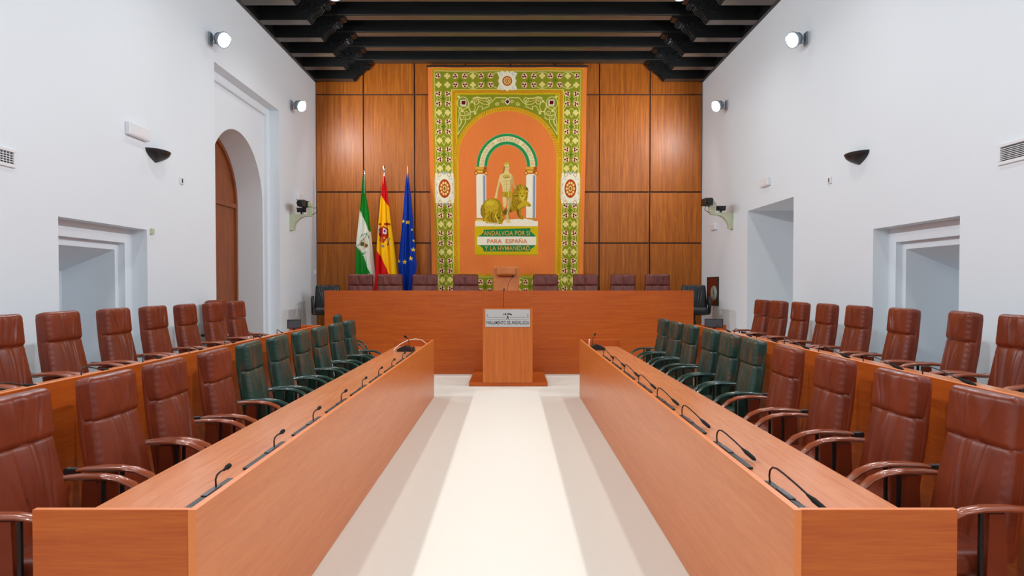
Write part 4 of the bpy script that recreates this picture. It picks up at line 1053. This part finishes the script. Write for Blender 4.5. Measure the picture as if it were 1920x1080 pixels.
# ------------------------------------------------------------------ flags
def interp(pts, t_): return np.interp(t_, [p[0] for p in pts], [p[1] for p in pts])
def flag(name, label, left, right, ytop, paint, finial, seed, fy=14.36, ybot=566):
    c = Canvas(left_min := min(p[1] for p in left)-2, max(p[1] for p in right)+2, ytop, ybot, 3.0)
    paint(c)
    H = 260; n = 120
    ys = np.linspace(ytop, ybot, H); top = atY(left[0][1], ytop, fy)
    cx = (left[0][1]+right[0][1])/2
    root_p = atY(cx, ytop, fy)
    t = thing(name, label, 'flag', (root_p.x, fy, DAIS))
    rng = random.Random(seed); ph = [rng.uniform(0, 6) for _ in range(4)]
    P3 = np.zeros((H, 2*n, 3)); C = np.zeros((H, 2*n, 3))
    for j, y in enumerate(ys):
        xl, xr = float(interp(left, y)), float(interp(right, y)); u = np.linspace(0, 1, n)
        px = xl+(xr-xl)*u; k = (y-ytop)/(ybot-ytop)
        a = atY(xl, y, fy); b_ = atY(xr, y, fy); X = a.x+(b_.x-a.x)*u; w_ = b_.x-a.x
        body = np.sqrt(np.clip(1-(2*u-1)**2, 0, 1))
        fold = .030*np.sin(u*15+ph[0]+k*2)+.020*np.sin(u*27+ph[1]-k*3)+.012*np.sin(u*41+ph[2])
        amp = min(1, .2+1.4*k)
        yf = -(.30*w_*body + fold*amp*body**.5)
        P3[j, :n] = np.stack([X-root_p.x, yf, np.full(n, a.z-DAIS)], -1)
        P3[j, n:] = np.stack([X[::-1]-root_p.x, .12*w_*body[::-1]+.002, np.full(n, a.z-DAIS)], -1)
        jj = min(c.H-1, int(round((y-ytop)*c.k))); ii = np.clip(((px-c.x0)*c.k).round().astype(int), 0, c.W-1)
        C[j, :n] = c.C[jj, ii]; C[j, n:] = c.C[jj, ii[::-1]]
    dye_mesh('flag_cloth', M['flag'], t, P3, C, True)
    zt = root_p.z-DAIS
    MB().sweep([(0, .0, .03), (0, 0, zt+.02)], .014, n=12, up=(0, 1, 0)).build('flag_pole', M['brass'] if finial == 'gold' else M['chrome'], t, True)
    if finial == 'spear': prof = [(.012, 0), (.02, .015), (.012, .03), (.03, .07), (.026, .11), (.004, .19)]
    elif finial == 'gold': prof = [(.012, 0), (.016, .02), (.008, .04), (.010, .07), (.003, .14)]
    else: prof = [(.012, 0), (.02, .012), (.012, .03), (.003, .045)]
    MB().lathe(prof, (0, 0, zt+.01), 16).build('finial', M['chrome'] if finial != 'gold' else M['brass'], t, True)
    MB().lathe([(.15, 0), (.15, .02), (.04, .05), (.02, .08)], (0, 0, .002), 24).build('pole_base', M['dark_metal'], t, True)
    return t
def p_anda(c):
    A = 1e4; c.rect(-A, A, 300, 600, rgb(20, 128, 36))
    c.poly([(660, 380), (674, 392), (677, 397), (684, 412), (690, 426), (693, 434), (712, 440), (712, 600), (697, 514), (690, 500), (683, 480), (676, 470), (668, 463), (660, 460)], rgb(222, 222, 208))
    c.poly([(704, 514), (705, 520), (700, 600), (694, 600), (692, 514)], rgb(222, 222, 208))
    GR_, BR = rgb(40, 120, 70), rgb(110, 82, 44)
    c.line([(690, 436), (687, 444), (676, 458), (669, 463), (682, 478), (688, 472)], 1.2, GR_); c.line([(672, 466), (683, 476)], 3.0, rgb(60, 140, 90)); c.line([(673, 466), (683, 475)], 1.0, rgb(210, 190, 90))
    c.ell(681, 458, 4.6, 4, BR); c.ell(687, 461, 4, 4, BR); c.line([(685, 450), (685, 466)], 2, rgb(190, 160, 110)); c.ell(685, 448, 1.5, 1.8, rgb(190, 160, 110))
    for x in (678, 691): c.line([(x, 446 if x > 680 else 452), (x, 462)], 1.2, rgb(190, 186, 170))
    c.line(arc(686, 447, 7, 8, PI, 2*PI), 1.2, GR_)
def p_spain(c):
    c.rect(-1e4, 1e4, 300, 600, rgb(206, 14, 20))
    c.poly([(700, 362), (714, 365), (719, 372), (725, 382), (730, 388), (760, 392), (760, 600), (737, 600), (733, 520), (726, 502), (718, 484), (706, 468), (700, 464)], rgb(246, 186, 4))
    R_, GY = rgb(170, 30, 26), rgb(196, 190, 180)
    c.poly([(711, 430), (721, 424), (729, 430), (728, 446), (721, 457), (713, 452)], R_); c.poly([(720, 427), (727, 432), (726, 440), (719, 438)], rgb(222, 210, 210)); c.ell(723, 434, 2, 2.5, rgb(120, 50, 120))
    c.poly([(712, 432), (718, 428), (717, 437), (711, 440)], rgb(190, 60, 30)); c.line([(713, 444), (715, 452)], 1.2, rgb(230, 180, 40)); c.line([(717, 444), (718, 454)], 1.2, rgb(230, 180, 40)); c.ell(722, 447, 3, 4, R_); c.ell(722, 447, 1.4, 2, rgb(230, 180, 40))
    c.ell(727, 421, 6, 2.6, R_); c.ell(728, 424, 5, 1.2, rgb(226, 176, 50)); c.ell(713, 421, 2.5, 2, R_); c.line([(711, 424), (710, 440)], 1.6, GY)
    c.line([(729, 448), (733, 458)], 2.4, GY); c.line([(732, 448), (728, 460)], 1.6, R_); c.ell(720, 462, 3, 2.6, rgb(120, 120, 130))
def p_eu(c):
    c.rect(-1e4, 1e4, 300, 600, rgb(10, 52, 150))
    for (x, y, r) in ((756.5, 415, 3.6), (765.3, 417.5, 4.6), (773, 431, 2.8), (776, 451, 2.6), (775.5, 468, 4.8), (771.5, 485, 4.6), (760.5, 491.5, 4.6), (748.5, 490, 3.4)):
        c.poly([(x+(r if i % 2 == 0 else r*.42)*math.sin(i*PI/5), y-(r if i % 2 == 0 else r*.42)*math.cos(i*PI/5)) for i in range(10)], rgb(240, 206, 50))
flag('andalusia_flag', 'green and white flag on a pole, leftmost of the three', [(322, 682), (332, 680), (392, 675), (453, 668), (514, 667), (566, 664)], [(322, 684), (332, 684.5), (366, 686.5), (398, 692), (475, 699.5), (514, 704), (566, 708)], 322, p_anda, 'knob', 1)
flag('spain_flag', 'red and yellow flag with coat of arms, middle of the three', [(326, 718.5), (363, 714.5), (422, 709), (486, 705), (514, 704), (566, 700)], [(326, 721), (363, 727), (422, 733.5), (475, 741), (514, 745), (566, 750)], 326, p_spain, 'spear', 2, 14.33)
flag('europe_flag', 'blue flag with yellow stars, rightmost of the three', [(325, 763), (345, 760), (387, 757), (442, 752), (497, 746.5), (514, 748), (535, 753), (566, 756)], [(325, 765.5), (366, 770.5), (400, 773.5), (442, 776.5), (497, 781.5), (514, 780), (535, 773), (566, 771)], 325, p_eu, 'gold', 3, 14.38)
